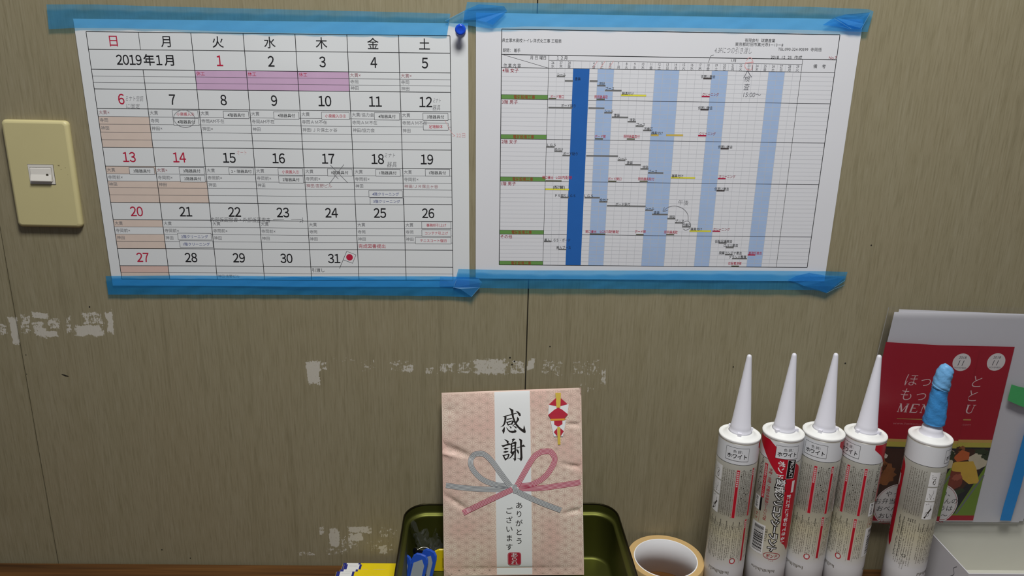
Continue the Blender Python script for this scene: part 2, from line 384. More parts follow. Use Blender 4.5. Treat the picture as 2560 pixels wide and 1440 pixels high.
def slip(c, r, s, mat=INK, dv=2.0, w=0.50, off=0.03):
    vc = (RV[r]+RV[r+1])/2+dv*px1; hh = 8.8*px1; ur = CW*(c+1)-off*CW; ul = ur-w*CW
    cal.rect(tbl, ul, vc-hh, ur, vc+hh, H3, PAPER)
    for p, q in (((ul, vc-hh), (ur, vc-hh)), ((ul, vc+hh), (ur, vc+hh)), ((ul, vc-hh), (ul, vc+hh)), ((ur, vc-hh), (ur, vc+hh))): cal.line(tbl, p, q, 1.0*px1, H4, INK_MID)
    cal.text(txt, s, (ul+ur)/2, vc+0.3*px1, 9.6*px1, mat, 0.0007, 'C', style=0.006, fit=min(len(s)*8.6*px1, (ur-ul)*0.86))
slip(1, 6, '小泉搬入④', RED); slip(1, 7, '4階器具付'); slip(2, 6, '4階器具付', dv=3); slip(3, 6, '4階器具付', dv=3); slip(4, 6, '小泉搬入③②', RED, dv=3, w=.55); slip(5, 6, '4階器具付', dv=3); slip(6, 6, '3階器具付', dv=3, off=.06); slip(6, 7, '足場解体', RED, dv=8, off=.06)
slip(0, 12, '3階器具付', dv=2); slip(1, 12, '3階器具付', dv=1); slip(1, 13, '2階器具付', dv=2); slip(2, 12, '2・階器具付', dv=1); slip(3, 12, '小泉搬入①', RED, dv=1); slip(3, 13, '2階器具付', dv=2); slip(4, 12, '1階器具付', dv=2); slip(5, 12, '1階器具付', dv=2, off=.05); slip(6, 12, '1階器具付', dv=1, off=.04)
slip(5, 15, '4階クリーニング', BLUE_INK, w=.69, off=.02); slip(5, 16, '3階クリーニング', BLUE_INK, w=.68, off=.01)
slip(1, 20, '2階クリーニング', BLUE_INK, dv=-4, w=.69); slip(1, 21, '1階クリーニング', BLUE_INK, dv=-3, w=.69, off=.01)
slip(6, 18, '事務所引上げ', RED, dv=0, w=.61); slip(6, 19, 'コンテナ引上げ', RED, dv=2, w=.61); slip(6, 20, 'テニスコート復旧', RED, dv=3, w=.75)
# little printed flag beside 31
fp = [cal.px(*q) for q in ((867, 628), (890, 637), (881.5, 658), (858, 649))]
cal.poly(tbl, fp, H3, PAPER)
for i in range(4): cal.line(tbl, fp[i], fp[(i+1) % 4], 1.0*px1, H4, INK_MID)
cal.line(tbl, cal.px(867, 628), cal.px(849, 671), 1.1*px1, H4, INK); cal.disc(tbl, cal.px(874, 643), 8.8*px1, 8.8*px1, H4, RED)
# pencil notes
HW = 0.0008
def note_part(parent):
    if hand.v: tag(hand.build('handwritten_note', parent), 'pencil handwriting')
    return MB()
for s, x, y, e, x1 in (('ミナト空調', 315, 246, 15, 358), ('に固定', 316, 265, 13, 350), ('ミナト', 1083, 251, 13, 1102), ('器具', 1082, 269, 15, 1101), ('ミナト', 962, 388, 13, 988), ('器具', 968, 411, 16, 992), ('内部仮囲撤去・外部仮囲撤去', 526, 549, 14, 676)):
    cal.tpx(hand, s, x, y, e, PENCIL if y < 500 else INK_MID, HW, x1=x1, style=-0.012, shear=0.15)
    hand = note_part(calendar)
cal.path(hand, [cal.px(*q) for q in ((683, 549), (752, 548), (759, 550), (750, 555))], 1.1*px1, HW, PENCIL)
cal.line(hand, cal.px(757, 543), cal.px(757, 556), 1.1*px1, HW, PENCIL)
hand = note_part(calendar)
cal.ring(hand, cal.px(461, 297), 26*px1, 21*px1, 1.2*px1, HW, PENCIL)
hand = note_part(calendar)
for a, b in (((827, 413), (869, 456)), ((860, 411), (823, 460)), ((830, 430), (846, 447))): cal.line(hand, cal.px(*a), cal.px(*b), 1.2*px1, HW, PENCIL)
hand = note_part(calendar)
cal.tpx(hand, '22日', 1141, 338, 13, REDPEN, HW, x1=1163, style=-0.01)
cal.path(hand, [cal.px(*q) for q in smooth_pts([(1112, 300), (1122, 320), (1130, 333), (1137, 339)])], 1.0*px1, HW, REDPEN); cal.line(hand, cal.px(1131, 341), cal.px(1138, 339), 1.0*px1, HW, REDPEN)
hand = note_part(calendar)
cal.tpx(hand, 'オート', 592, 381, 13, REDPEN, HW, x1=616, style=-0.015)
tbl.build('printed_table', calendar); txt.build('printed_text', calendar)
hand = note_part(calendar)

# ------------------------------------------------------------------ the work schedule chart
def cha_disp(u, v): return 0.0008*math.cos(math.pi/2*min(1,abs(u-0.19)/0.09))**2*min(1, max(0, 0.29-v)/0.05)+0.0004*math.sin(u*19+1+v*7)
cha = Page(on_wall(1254.5, 72.5, OFF), on_wall(2099.5, 87, OFF), on_wall(2018, 668.6, OFF), on_wall(1248, 662, OFF), cha_disp)
pc = [cha.px(*q) for q in ((1190, 32), (2156, 48), (2063, 705), (1189, 694))]
u0 = (pc[0][0]+pc[3][0])/2; u1 = (pc[1][0]+pc[2][0])/2; v0 = (pc[0][1]+pc[1][1])/2; v1 = (pc[2][1]+pc[3][1])/2
mb = MB(); cha.grid(mb, u0, v0, u1, v1, PAPER2)
chart = mb.build('schedule_chart_sheet')
tag(chart, 'schedule bar chart sheet with blue column bands, taped up right of the calendar', 'chart')
tbl = MB(); txt = MB(); hand = MB()
px2 = cha.sc(1650, 350)
def cv(y): return cha.px(1254.5-(y-72.5)*6.5/589, y)[1]
VH, VM, VB = cv(136), cv(149), cv(168.5)
UL = cha.px(1372, 150)[0]; UR = cha.px(2006, 152)[0]; DW = (UR-UL)/31
SEC = [168.5, 247.5, 347, 452.3, 585, 662]; SV = [cv(y) for y in SEC]; NR = [7, 9, 10, 13, 8]
for c in (6, 7, 13, 14, 15, 20, 21, 27, 28): cha.rect(tbl, UL+DW*c, VB, UL+DW*(c+1), cha.H, H1, SKYB)
for k in range(5):
    for i in range(1, NR[k]):
        v = SV[k]+(SV[k+1]-SV[k])*i/NR[k]; cha.line(tbl, (0, v), (cha.W, v), 0.75*px2, 0.00022, GRID)
for c in range(1, 31): cha.line(tbl, (UL+DW*c, VM), (UL+DW*c, cha.H), 0.75*px2, 0.00022, GRID)
cha.rect(tbl, UL+DW*3, VB, UL+DW*5, cha.H, H2, DEEPB)
for k in range(5):
    va = SV[k+1]-(SV[k+1]-SV[k])/NR[k]*1.02
    cha.rect(tbl, 0, va, UL, SV[k+1], H2, GREEN)
    cha.text(txt, '電気設備工事', UL*0.5, (va+SV[k+1])/2, 10*px2, BRICK, H4, 'C', style=0.012, fit=52*px2)
    cha.line(tbl, (0, va), (UL, va), 0.8*px2, H3, INK_MID)
    cha.text(txt, ('4階 女子', '3階 男子', '2階 女子', '1階 男子', 'その他')[k], 2.5*px2, SV[k]+6.5*px2, 10.5*px2, DRED, H4, style=0.006)
for v, w in ((0, 1.7), (VH, 1.6), (VB, 1.1), (cha.H, 1.5)): cha.line(tbl, (0, v), (cha.W, v), w*px2, H3, INK)
for v in SV[1:5]: cha.line(tbl, (0, v), (UL+DW*3, v), 1.2*px2, H3, INK_MID); cha.line(tbl, (UL+DW*5, v), (cha.W, v), 1.2*px2, H3, INK_MID)
for u, a, w in ((0, 0, 1.7), (cha.W, 0, 1.7), (UL, VH, 1.0), (UR, VH, 1.0)): cha.line(tbl, (u, a), (u, cha.H), w*px2, H3, INK)
cha.line(tbl, (UL, VM), (UR, VM), 0.9*px2, H3, INK_MID); cha.line(tbl, (2*px2, VH), (UL, VB), 0.9*px2, H3, INK_MID)
days = [(0, '26', '水'), (1, '27', '木'), (2, '28', '金')]+[(n+1, str(n), '月火水木金土日'[(n-7) % 7]) for n in range(4, 30)]
for c, a, b in days:
    cha.text(txt, a, UL+DW*(c+.5), VM+(VB-VM)*0.27, 9.0*px2, INK_MID, H4, 'C', sx=.8); cha.text(txt, b, UL+DW*(c+.5), VM+(VB-VM)*0.74, 8.2*px2, INK_MID, H4, 'C')
for s, x, y, e, x1, m in (('県立厚木高校トイレ洋式化工事 工程表', 1255, 100.5, 10, 1404, INK), ('期間： 着手', 1257, 125.5, 10, 1301, INK), ('有限会社  球磨産業', 1862, 100.5, 9.5, 1938, INK), ('東京都町田市真光寺3－13－8', 1838, 110.5, 9.5, 1958, INK),
        ('TEL:090-324-90599  寺岡悟', 1945, 122.5, 9.5, 2054, INK), ('2018  12  25  作成', 1927, 142.5, 9.5, 2005, INK), ('No.7', 2072, 144, 9.5, 2091, DRED), ('月 日 曜日', 1325, 144, 10, 1365, INK), ('作 業 内 容', 1259, 163, 10, 1302, INK), ('１２月', 1392, 144.5, 10, 1418, INK), ('1月', 1828, 151, 8.5, 1840, INK), ('備    考', 2033, 165.5, 10.5, 2064, INK)):
    cha.tpx(txt, s, x, y, e, m, H4, x1=x1)
def bar(x0, x1, y, mat, th=3.4):
    a = cha.px(x0, y); b = cha.px(x1, y+(x1-x0)*0.014); t = th*px2/2
    if mat in (YEL, OCHRE): cha.rect(tbl, a[0]-.4*px2, a[1]-t-.4*px2, b[0]+.4*px2, a[1]+t+.4*px2, H3, M('bar_edge', (140, 130, 40)))
    cha.rect(tbl, a[0], a[1]-t, b[0], a[1]+t, H4, mat)
def task(s, x, y, mat=INK_MID, w=8.0, n=None):
    cha.tpx(txt, s, x, y, 8.6, mat, 0.0008, x1=x+(n or len(s)*w), style=0.004)
for x0, x1, y in ((1392, 1412.5, 190.5), (1412, 1433, 202), (1474, 1494, 202.5), (1493, 1514, 214), (1512.5, 1554, 226), (1371, 1431, 269), (1471, 1511, 270), (1510.5, 1530.5, 281.5), (1529.5, 1570.5, 293), (1569, 1590, 304), (1589, 1609, 315), (1607.5, 1628, 326),
        (1366.5, 1386.5, 367), (1386, 1406, 378), (1406, 1426, 388.5), (1465.5, 1545, 389.3), (1544, 1563.5, 400.5), (1563, 1602, 411.5), (1601, 1621, 422), (1620, 1658, 432), (1401.5, 1422, 493.5), (1461.5, 1499.5, 494), (1498, 1518.5, 504.5), (1517.5, 1614, 514.5), (1613, 1632, 525), (1630, 1669, 535.5), (1668, 1688, 546), (1687, 1707, 556.5), (1705, 1725, 566.5),
        (1360, 1378.5, 603.5), (1396, 1416, 623.5), (1796, 1816, 607), (1812, 1831, 636), (1830, 1867, 646)): bar(x0, x1, y, BAR, 3.6)
bar(1814, 1834, 618, BAR, 5)
for x0, x1, y in ((1371, 1390.5, 246), (1491.5, 1512, 248), (1487.5, 1507.5, 347), (1567, 1587, 347.5), (1364, 1404, 452), (1520.5, 1541, 453), (1599, 1619, 453), (1474.5, 1513.5, 585), (1590, 1609, 586), (1665, 1685, 586), (1828, 1847, 665)): bar(x0, x1, y, OLIVEBAR, 3.0)
for x0, x1, y in ((1758, 1779, 196), (1751, 1771.5, 274), (1801.5, 1821.5, 371.5), (1791, 1811, 476.5)): bar(x0, x1, y, DBAR, 3.6)
for x0, x1, y in ((1754, 1774, 241), (1745, 1765.5, 339), (1794.5, 1814, 446), (1781, 1800, 577.5), (1869, 1888, 637)): bar(x0, x1, y, CRIM, 3.4)
for x0, x1, y, m in ((1553, 1615, 238, YEL), (1627.5, 1646, 337.5, OCHRE), (1665.5, 1707, 337.5, OCHRE), (1677, 1737, 444, YEL), (1363.5, 1422, 473, YEL), (1724, 1777, 577, YEL)): bar(x0, x1, y, m, 3.6)
for s, x, y in (('シール', 1393, 186), ('塗装', 1437, 197), ('床貼', 1498, 209), ('ブース', 1514, 221), ('器具付け', 1555, 233.5), ('仮囲い撤去', 1752, 191.5), ('ボード貼り', 1403, 264), ('シール', 1512, 277.5), ('塗装', 1535, 288), ('床貼', 1574, 299.5), ('ブース', 1591, 311), ('汚垂石', 1610, 322), ('器具付け', 1628, 332.5), ('仮囲い撤去', 1745, 269.5),
        ('ＬＧＳ', 1368, 362), ('枠付け', 1386, 373.5), ('ボード貼り', 1408, 384), ('シール', 1546, 396.5), ('塗装', 1567, 406.8), ('床貼', 1606, 417.5), ('ブース', 1621, 428), ('器具付け', 1679, 439.5), ('仮囲い撤去', 1795, 367), ('|配管|', 1383, 468), ('ＰＳ廻りＬＧＳ', 1388, 489), ('ＬＧＳ', 1461, 489.5), ('枠付け', 1499, 500), ('ボード貼り', 1539, 510.5), ('シール', 1614, 521), ('塗装', 1634, 531), ('床貼', 1673, 541.5), ('ブース', 1688, 552), ('汚垂石', 1705, 562), ('器具付け', 1726, 572.5), ('仮囲い撤去', 1786, 472),
        ('搬入ＬＧＳ・ボード', 1361, 600), ('搬入ブース', 1391, 619), ('仮設足場撤去', 1787, 603), ('ロバリ撤去', 1809, 613), ('廃棄コンテナ撤去', 1797, 632), ('グランド整備', 1822, 642)): task(s, x, y, INK, 7.2)
for s, x, y in (('ボード開口', 1376, 241.5), ('照明器具取', 1486, 242), ('ボード開', 1487, 341), ('照明器具取付', 1559, 341), ('開口墨出', 1356, 443.5), ('LGS内配管', 1390, 443.5), ('ボード開口', 1520, 447), ('照明器具取付', 1595, 447), ('開口墨出', 1464, 579), ('LGS内配管配', 1500, 579), ('ボード開', 1587, 578.5), ('照明器具取', 1660, 580), ('仮設電源撤', 1820, 658), ('事務所撤去', 1871, 632.5)): task(s, x, y, RED, 6.7)
for x, y in ((1756, 236), (1748, 334), (1797, 441), (1783, 573)): task('クリーニング', x, y, DRED, 7, 41)
# handwriting on the chart
for s, x, y, e, x1, m in (('4.3Fにつの引き渡し', 1787, 125, 17, 1880, PENCIL), ('検', 1861, 197, 16, 1875, BALLPEN), ('査', 1860, 217, 18, 1873, BALLPEN), ('15:00～', 1859, 236, 16, 1902, BALLPEN), ('午後', 1695, 506, 14, 1721, PENCIL)):
    cha.tpx(hand, s, x, y, e, m, HW+.0001, x1=x1, style=-0.012, shear=0.12)
    hand = note_part(chart)
def hp(pts, m=PENCIL, w=1.2):
    h = MB(); cha.path(h, [cha.px(*q) for q in smooth_pts(pts)], w*px2, HW+.0001, m); tag(h.build('handwritten_stroke', chart), 'faint red pen stroke' if m is REDPEN else 'pencil stroke')
hp([(1784, 137), (1777, 140), (1774, 147), (1771, 156)]); hp([(1859, 195), (1864, 186), (1869, 178), (1874, 186), (1879, 193)], BALLPEN)
hp([(1706, 568), (1706, 558), (1718, 552), (1726, 560), (1724, 570), (1714, 575), (1708, 572)]); hp([(1720, 553), (1719, 536), (1708, 522), (1690, 515), (1672, 517), (1659, 526)]); hp([(1661, 518), (1657, 528), (1669, 525)])
hp([(1865, 155), (1862, 165), (1868, 174), (1878, 174), (1880, 165), (1880, 152)], REDPEN, 1.6); hp([(1863, 158), (1884, 155)], REDPEN, 2); hp([(1866, 151), (1875, 143), (1882, 152)], REDPEN, 1.4); hp([(1881, 163), (1881, 177)], BALLPEN)
for x in (1494, 1513, 1534): hp([(x, 152), (x-12, 170)], REDPEN, 1.2)
tbl.build('printed_table', chart); txt.build('printed_text', chart)

# ------------------------------------------------------------------ blue masking tape
def film(name, tint, body, fac, seed):
    m = bpy.data.materials.new(name); m.use_nodes = True; nt = m.node_tree; N = nt.nodes; L = nt.links
    N.remove(N['Principled BSDF']); out = N['Material Output']
    tr = N.new('ShaderNodeBsdfTransparent'); tr.inputs[0].default_value = (*tint, 1)
    df = N.new('ShaderNodeBsdfDiffuse'); df.inputs[0].default_value = (*body, 1)
    gl = N.new('ShaderNodeBsdfGlossy'); gl.inputs['Roughness'].default_value = 0.35; gl.inputs[0].default_value = (0.9, 0.95, 1, 1)
    tc = N.new('ShaderNodeTexCoord'); mp = N.new('ShaderNodeMapping'); mp.inputs['Scale'].default_value = (1, 1, 2.5); mp.inputs['Location'].default_value = (seed, 0, 0)
    nz = N.new('ShaderNodeTexNoise'); nz.inputs['Scale'].default_value = 22; nz.inputs['Detail'].default_value = 3
    L.new(tc.outputs['Object'], mp.inputs[0]); L.new(mp.outputs[0], nz.inputs[0])
    mr = N.new('ShaderNodeMapRange'); L.new(nz.outputs['Fac'], mr.inputs[0]); mr.inputs[1].default_value = .3; mr.inputs[2].default_value = .7; mr.inputs[3].default_value = fac-.07; mr.inputs[4].default_value = fac+.07
    a = N.new('ShaderNodeMixShader'); L.new(mr.outputs[0], a.inputs[0]); L.new(tr.outputs[0], a.inputs[1]); L.new(df.outputs[0], a.inputs[2])
    c = N.new('ShaderNodeMixShader'); c.inputs[0].default_value = 0.025; L.new(a.outputs[0], c.inputs[1]); L.new(gl.outputs[0], c.inputs[2])
    L.new(c.outputs[0], out.inputs[0]); return m
TAPE = film('blue_tape_film', (0.46, 0.80, 1.0), (0.09, 0.42, 0.82), 0.29, 0.0)
TAPE_LOW = film('blue_tape_film_opaque', (0.26, 0.66, 0.97), (0.03, 0.32, 0.74), 0.36, 1.0)
TAPE_LOWR = film('blue_tape_film_teal', (0.34, 0.72, 0.97), (0.05, 0.36, 0.78), 0.27, 2.0)
TAPE_FOLD = film('blue_tape_double', (0.40, 0.72, 0.98), (0.04, 0.32, 0.78), 0.32, 3.0)
TAPE_EDGE = M('tape_torn_edge', (112, 168, 204), 0.5)
TOFF = 0.0034
def tape_strip(name, label, top, bot, off=TOFF, wob=0.0004, group=None, mat=None):
    """top and bottom edges as polylines from left to right, stuck on the wall"""
    n = 90
    def samp(pl, t):
        L = [0]
        for i in range(len(pl)-1): L.append(L[-1]+math.hypot(pl[i+1][0]-pl[i][0], pl[i+1][1]-pl[i][1]))
        d = t*L[-1]
        for i in range(len(pl)-1):
            if d <= L[i+1] or i == len(pl)-2:
                k = (d-L[i])/max(1e-9, L[i+1]-L[i]); return (pl[i][0]+(pl[i+1][0]-pl[i][0])*k, pl[i][1]+(pl[i+1][1]-pl[i][1])*k)
    V = []; m = 6
    for i in range(n+1):
        a = samp(top, i/n); b = samp(bot, i/n)
        for j in range(m+1):
            k = j/m; x = a[0]+(b[0]-a[0])*k; y = a[1]+(b[1]-a[1])*k
            V.append(on_wall(x, y, off+wob*math.sin(i*0.9+j*1.7)*math.sin(i*.23)))
    mb = MB(); mb.add(V, [(i*(m+1)+j, i*(m+1)+j+1, (i+1)*(m+1)+j+1, (i+1)*(m+1)+j) for i in range(n) for j in range(m)], mat or TAPE, True)
    o = mb.build(name); return tag(o, label, 'tape', group)
def tape_flap(parent, pts, off, mat=None, name='folded_end', edges=()):
    mb = MB(); tri = tessellate_polygon([[Vector((x, y, 0)) for x, y in pts]])
    mb.add([on_wall(x, y, off+0.0006*((i*7) % 3)) for i, (x, y) in enumerate(pts)], [tuple(t) for t in tri], mat or TAPE_FOLD)
    for (a, b) in edges:
        d = Vector((b[0]-a[0], b[1]-a[1])).normalized(); nx, ny = -d.y*.35, d.x*.35
        mb.add([on_wall(x, y, off+.0014) for x, y in ((a[0]+nx, a[1]+ny), (b[0]+nx, b[1]+ny), (b[0]-nx, b[1]-ny), (a[0]-nx, a[1]-ny))], [(0, 1, 2, 3)], TAPE_EDGE)
    mb.build(name, parent)
G = 'blue masking tape strips on the wall'
t1 = tape_strip('masking_tape_strip', 'blue masking tape strip along the top edge of the calendar', [(116, 11), (240, 11), (360, 15), (660, 22.5), (900, 28), (1126, 34)], [(122, 73), (183, 70), (300, 70.5), (400, 73), (640, 81), (900, 86), (1117, 89)], group=G)
t2 = tape_strip('masking_tape_strip', 'blue masking tape strip along the top edge of the bar chart', [(1168, 5), (1300, 8), (1700, 12), (2020, 17), (2172, 23), (2184, 29)], [(1155, 61), (1191, 67), (1226, 71), (1310, 66), (1700, 69.5), (2020, 75), (2150, 79.5), (2169, 80)], off=TOFF+.0012, group=G)
t3 = tape_strip('masking_tape_strip', 'blue masking tape strip along the bottom edge of the calendar', [(264, 690.5), (450, 688.6), (700, 691), (1103, 690.8), (1196, 693), (1200, 717)], [(271, 736.5), (500, 736.5), (700, 737), (1100, 740), (1170, 743), (1179, 743)], group=G, mat=TAPE_LOW)
t4 = tape_strip('masking_tape_strip', 'blue masking tape strip along the bottom edge of the bar chart', [(1146, 672.5), (1300, 676), (1640, 676.5), (1900, 677), (2065, 678), (2119, 680)], [(1133, 720), (1200, 720), (1300, 721.5), (1640, 722.5), (1900, 724), (2040, 725), (2066, 733), (2112, 703)], off=TOFF+.0012, group=G, mat=TAPE_LOWR)
tape_flap(t1, [(1113, 52), (1160, 27), (1158, 61), (1121, 57)], TOFF+.0004, TAPE, edges=(((1113, 52), (1162, 27)), ((1121, 57), (1157, 60))))
tape_flap(t2, [(1160, 27), (1197, 10.5), (1260, 15.5), (1268, 27), (1232, 62), (1215, 55), (1190, 50), (1159, 50)], TOFF+.0022, edges=(((1160, 27), (1157, 58)),))
tape_flap(t2, [(2057, 62.5), (2084, 45), (2114, 36), (2176, 31), (2153, 73), (2125, 72.5), (2100, 67)], TOFF+.0022, edges=(((2176, 31), (2153, 73)), ((2086, 46), (2128, 72))))
tape_flap(t2, [(2088, 43), (2114, 36), (2145, 42), (2160, 60), (2150, 70), (2120, 62)], TOFF+.0038, TAPE)
tape_flap(t3, [(1100, 692), (1143, 692), (1136, 715), (1100, 716)], TOFF+.0008, TAPE)
tape_flap(t3, [(1141, 697), (1197, 697), (1205, 706), (1199, 719), (1179, 742), (1150, 722), (1134, 719)], TOFF+.0022, TAPE, edges=(((1199, 719), (1178, 742)), ((1141, 699), (1134, 719))))
tape_flap(t4, [(1969, 701), (1990, 690), (2023, 682), (2063, 689), (2115, 691), (2086, 716), (2066, 732), (2048, 725), (2010, 715), (1993, 707)], TOFF+.0024, edges=(((2112, 701), (2086, 718)), ((2066, 733), (2087, 722)), ((2112, 712), (2087, 722))))

# ------------------------------------------------------------------ push pin
BLUEP = M('blue_clear_plastic', (30, 84, 224), 0.10, var=0.03, trans=0.22, spec=0.6)
pin = thing('push_pin', 'blue plastic push pin in the top right corner of the calendar', 'push pin', on_wall(1152, 75, 0.0024))
mb = MB(); pr = [(0.0052, 0.0), (0.0055, 0.0006), (0.0052, 0.0014), (0.0032, 0.0026), (0.0027, 0.0045), (0.0030, 0.0062), (0.0044, 0.0080), (0.0055, 0.0090), (0.0058, 0.0100), (0.0053, 0.0110), (0.0038, 0.0114), (0.0026, 0.0108), (0.0008, 0.0108), (0.0, 0.0108)]
rings = [[(r*math.cos(2*math.pi*i/28), -z, r*math.sin(2*math.pi*i/28)) for i in range(28)] for r, z in pr]
loft(mb, rings, BLUEP); mb.build('head', pin, clean=True)
mb = MB(); loft(mb, [[(r*math.cos(2*math.pi*i/8), y, r*math.sin(2*math.pi*i/8)) for i in range(8)] for r, y in ((0.0005, -0.001), (0.0005, 0.002), (0.0001, 0.004))], M('pin_steel', (170, 172, 178), 0.3, 1.0)); mb.build('needle', pin)

# ------------------------------------------------------------------ light switch
CREAM = M('cream_plastic', (206, 196, 146), 0.42, var=0.03, scale=30, spec=0.4); WHITEP = M('switch_white', (226, 222, 214), 0.4, var=0.02); SWITCH_DARK = M('switch_slot', (60, 55, 42), 0.8)  # one dark tone serves the slot and the indicator dot
ctr = (on_wall(10, 299)+on_wall(173, 299)+on_wall(213, 566)+on_wall(53, 566))/4
sw = thing('light_switch', 'cream wall plate with a single white rocker switch', 'light switch', ctr)
def wring(w, h, r, y): return [(a, -y, b) for a, b in rrect(w, h, r)]
SWW, SWH = 0.0722, 0.1200
mb = MB(); loft(mb, [wring(SWW-.001, SWH-.001, .0045, 0), wring(SWW, SWH, .005, .0012), wring(SWW, SWH, .005, .0040), wring(SWW-.0012, SWH-.0012, .0048, .0056), wring(SWW-.0036, SWH-.0036, .0040, .0068), wring(SWW-.0070, SWH-.0070, .003, .0072)], CREAM, False, True); mb.build('plate', sw)
P7 = 0.0072
mb = MB(); fx, fz = 0.0276, 0.0216; cx, cz = 0.0005, 0.0008
def wbox(mb, x0, x1, z0, z1, y0, y1, mat): box(mb, x0, x1, -y1, -y0, z0, z1, mat)
wbox(mb, cx-fx/2-.0004, cx+fx/2+.0004, cz-fz/2-.0004, cz+fz/2+.0004, P7-.002, P7+.00015, SWITCH_DARK)
mb2 = MB(); ix, iz = 0.0236, 0.0156
for a in ((cx-fx/2, cx-ix/2, cz-fz/2, cz+fz/2), (cx+ix/2, cx+fx/2, cz-fz/2, cz+fz/2), (cx-ix/2, cx+ix/2, cz+iz/2, cz+fz/2), (cx-ix/2, cx+ix/2, cz-fz/2, cz-iz/2)): wbox(mb2, *a, P7-.001, P7+.0006, WHITEP)
mb.build('slot', sw); mb2.build('insert_frame', sw)
rk = MB(); rw, rh = 0.0226, 0.0148
prof = [(rh/2, 0.0006), (rh/2-.0006, 0.0012), (0.0, 0.0018), (-rh/2+.0008, 0.0040), (-rh/2, 0.0038), (-rh/2, -0.0005), (rh/2, -0.0005)]
V = [(cx+sx_*rw/2, -(P7+y), cz+z) for sx_ in (-1, 1) for z, y in prof]; n = len(prof)
rk.add(V, [(i, (i+1) % n, n+(i+1) % n, n+i) for i in range(n)]+[tuple(range(n)), tuple(range(2*n-1, n-1, -1))], WHITEP)
rocker = rk.build('rocker', sw, clean=True)
mb = MB(); mb.add([(cx+.0072+.0014*math.cos(i*math.pi/8), -(P7+.0022), cz-.0003+.0014*math.sin(i*math.pi/8)) for i in range(16)], [tuple(range(16))], SWITCH_DARK); mb.build('indicator_dot', rocker)
mb = MB(); SM = M('smudge', (120, 108, 70), 0.6)
for x, z, w, h in ((.0195, .011, .0022, .0006), (.0205, .0098, .0006, .0014), (.0222, .0065, .0008, .0005), (.0270, .0085, .0010, .0004), (.0290, .001, .0005, .0004)):
    mb.add([(x, -P7-.0001, z), (x+w, -P7-.0001, z+h*.4), (x+w*.8, -P7-.0001, z+h), (x+w*.1, -P7-.0001, z+h*.8)], [(0, 1, 2, 3)], SM)
mb.build('smudge_marks', sw)
# ------------------------------------------------------------------ desk
def wood_material():
    m = bpy.data.materials.new('brown_desk_wood'); m.use_nodes = True; nt = m.node_tree; N = nt.nodes; L = nt.links; b = N['Principled BSDF']
    tc = N.new('ShaderNodeTexCoord')
    def nz(scale, st, det=4):
        mp = N.new('ShaderNodeMapping'); mp.inputs['Scale'].default_value = st; L.new(tc.outputs['Object'], mp.inputs[0])
        z = N.new('ShaderNodeTexNoise'); z.inputs['Scale'].default_value = scale; z.inputs['Detail'].default_value = det; z.inputs['Distortion'].default_value = 0.6
        L.new(mp.outputs[0], z.inputs[0]); return z.outputs['Fac']
    cr = N.new('ShaderNodeValToRGB'); e = cr.color_ramp.elements
    e[0].position = 0.30; e[0].color = (*lin((62, 38, 15)), 1); e[1].position = 0.72; e[1].color = (*lin((128, 88, 44)), 1)
    k = e.new(0.48); k.color = (*lin((96, 62, 28)), 1); k = e.new(0.56); k.color = (*lin((108, 72, 34)), 1)
    L.new(nz(38, (0.05, 1.6, 1)), cr.inputs[0])
    mx = N.new('ShaderNodeMix'); mx.data_type = 'RGBA'; mx.blend_type = 'MULTIPLY'; mx.inputs[0].default_value = 0.5
    c2 = N.new('ShaderNodeValToRGB'); c2.color_ramp.elements[0].position = .35; c2.color_ramp.elements[0].color = (.45, .4, .35, 1); c2.color_ramp.elements[1].position = .6
    L.new(nz(260, (0.03, 1, 1), 2), c2.inputs[0]); L.new(cr.outputs[0], mx.inputs[6]); L.new(c2.outputs[0], mx.inputs[7])
    L.new(mx.outputs[2], b.inputs['Base Color']); b.inputs['Roughness'].default_value = 0.45; return m
WOOD = wood_material()
desk = thing('wooden_desk', 'brown wood-grain desk standing against the panelled wall', 'desk')
mb = MB(); loft(mb, [[(a, b-0.322, z) for a, b in rrect(2.4-i, 0.64-i, 0.004)] for z, i in ((-0.028, .002), (-0.027, 0), (-0.002, 0), (0.0, .004))], WOOD, True, True, False); mb.build('tabletop', desk)
for lx in (-1.1, 1.1):
    for ly in (-0.06, -0.58):
        mb = MB(); box(mb, lx-.025, lx+.025, ly-.025, ly+.025, -0.72, -0.027, WOOD); mb.build('leg', desk)

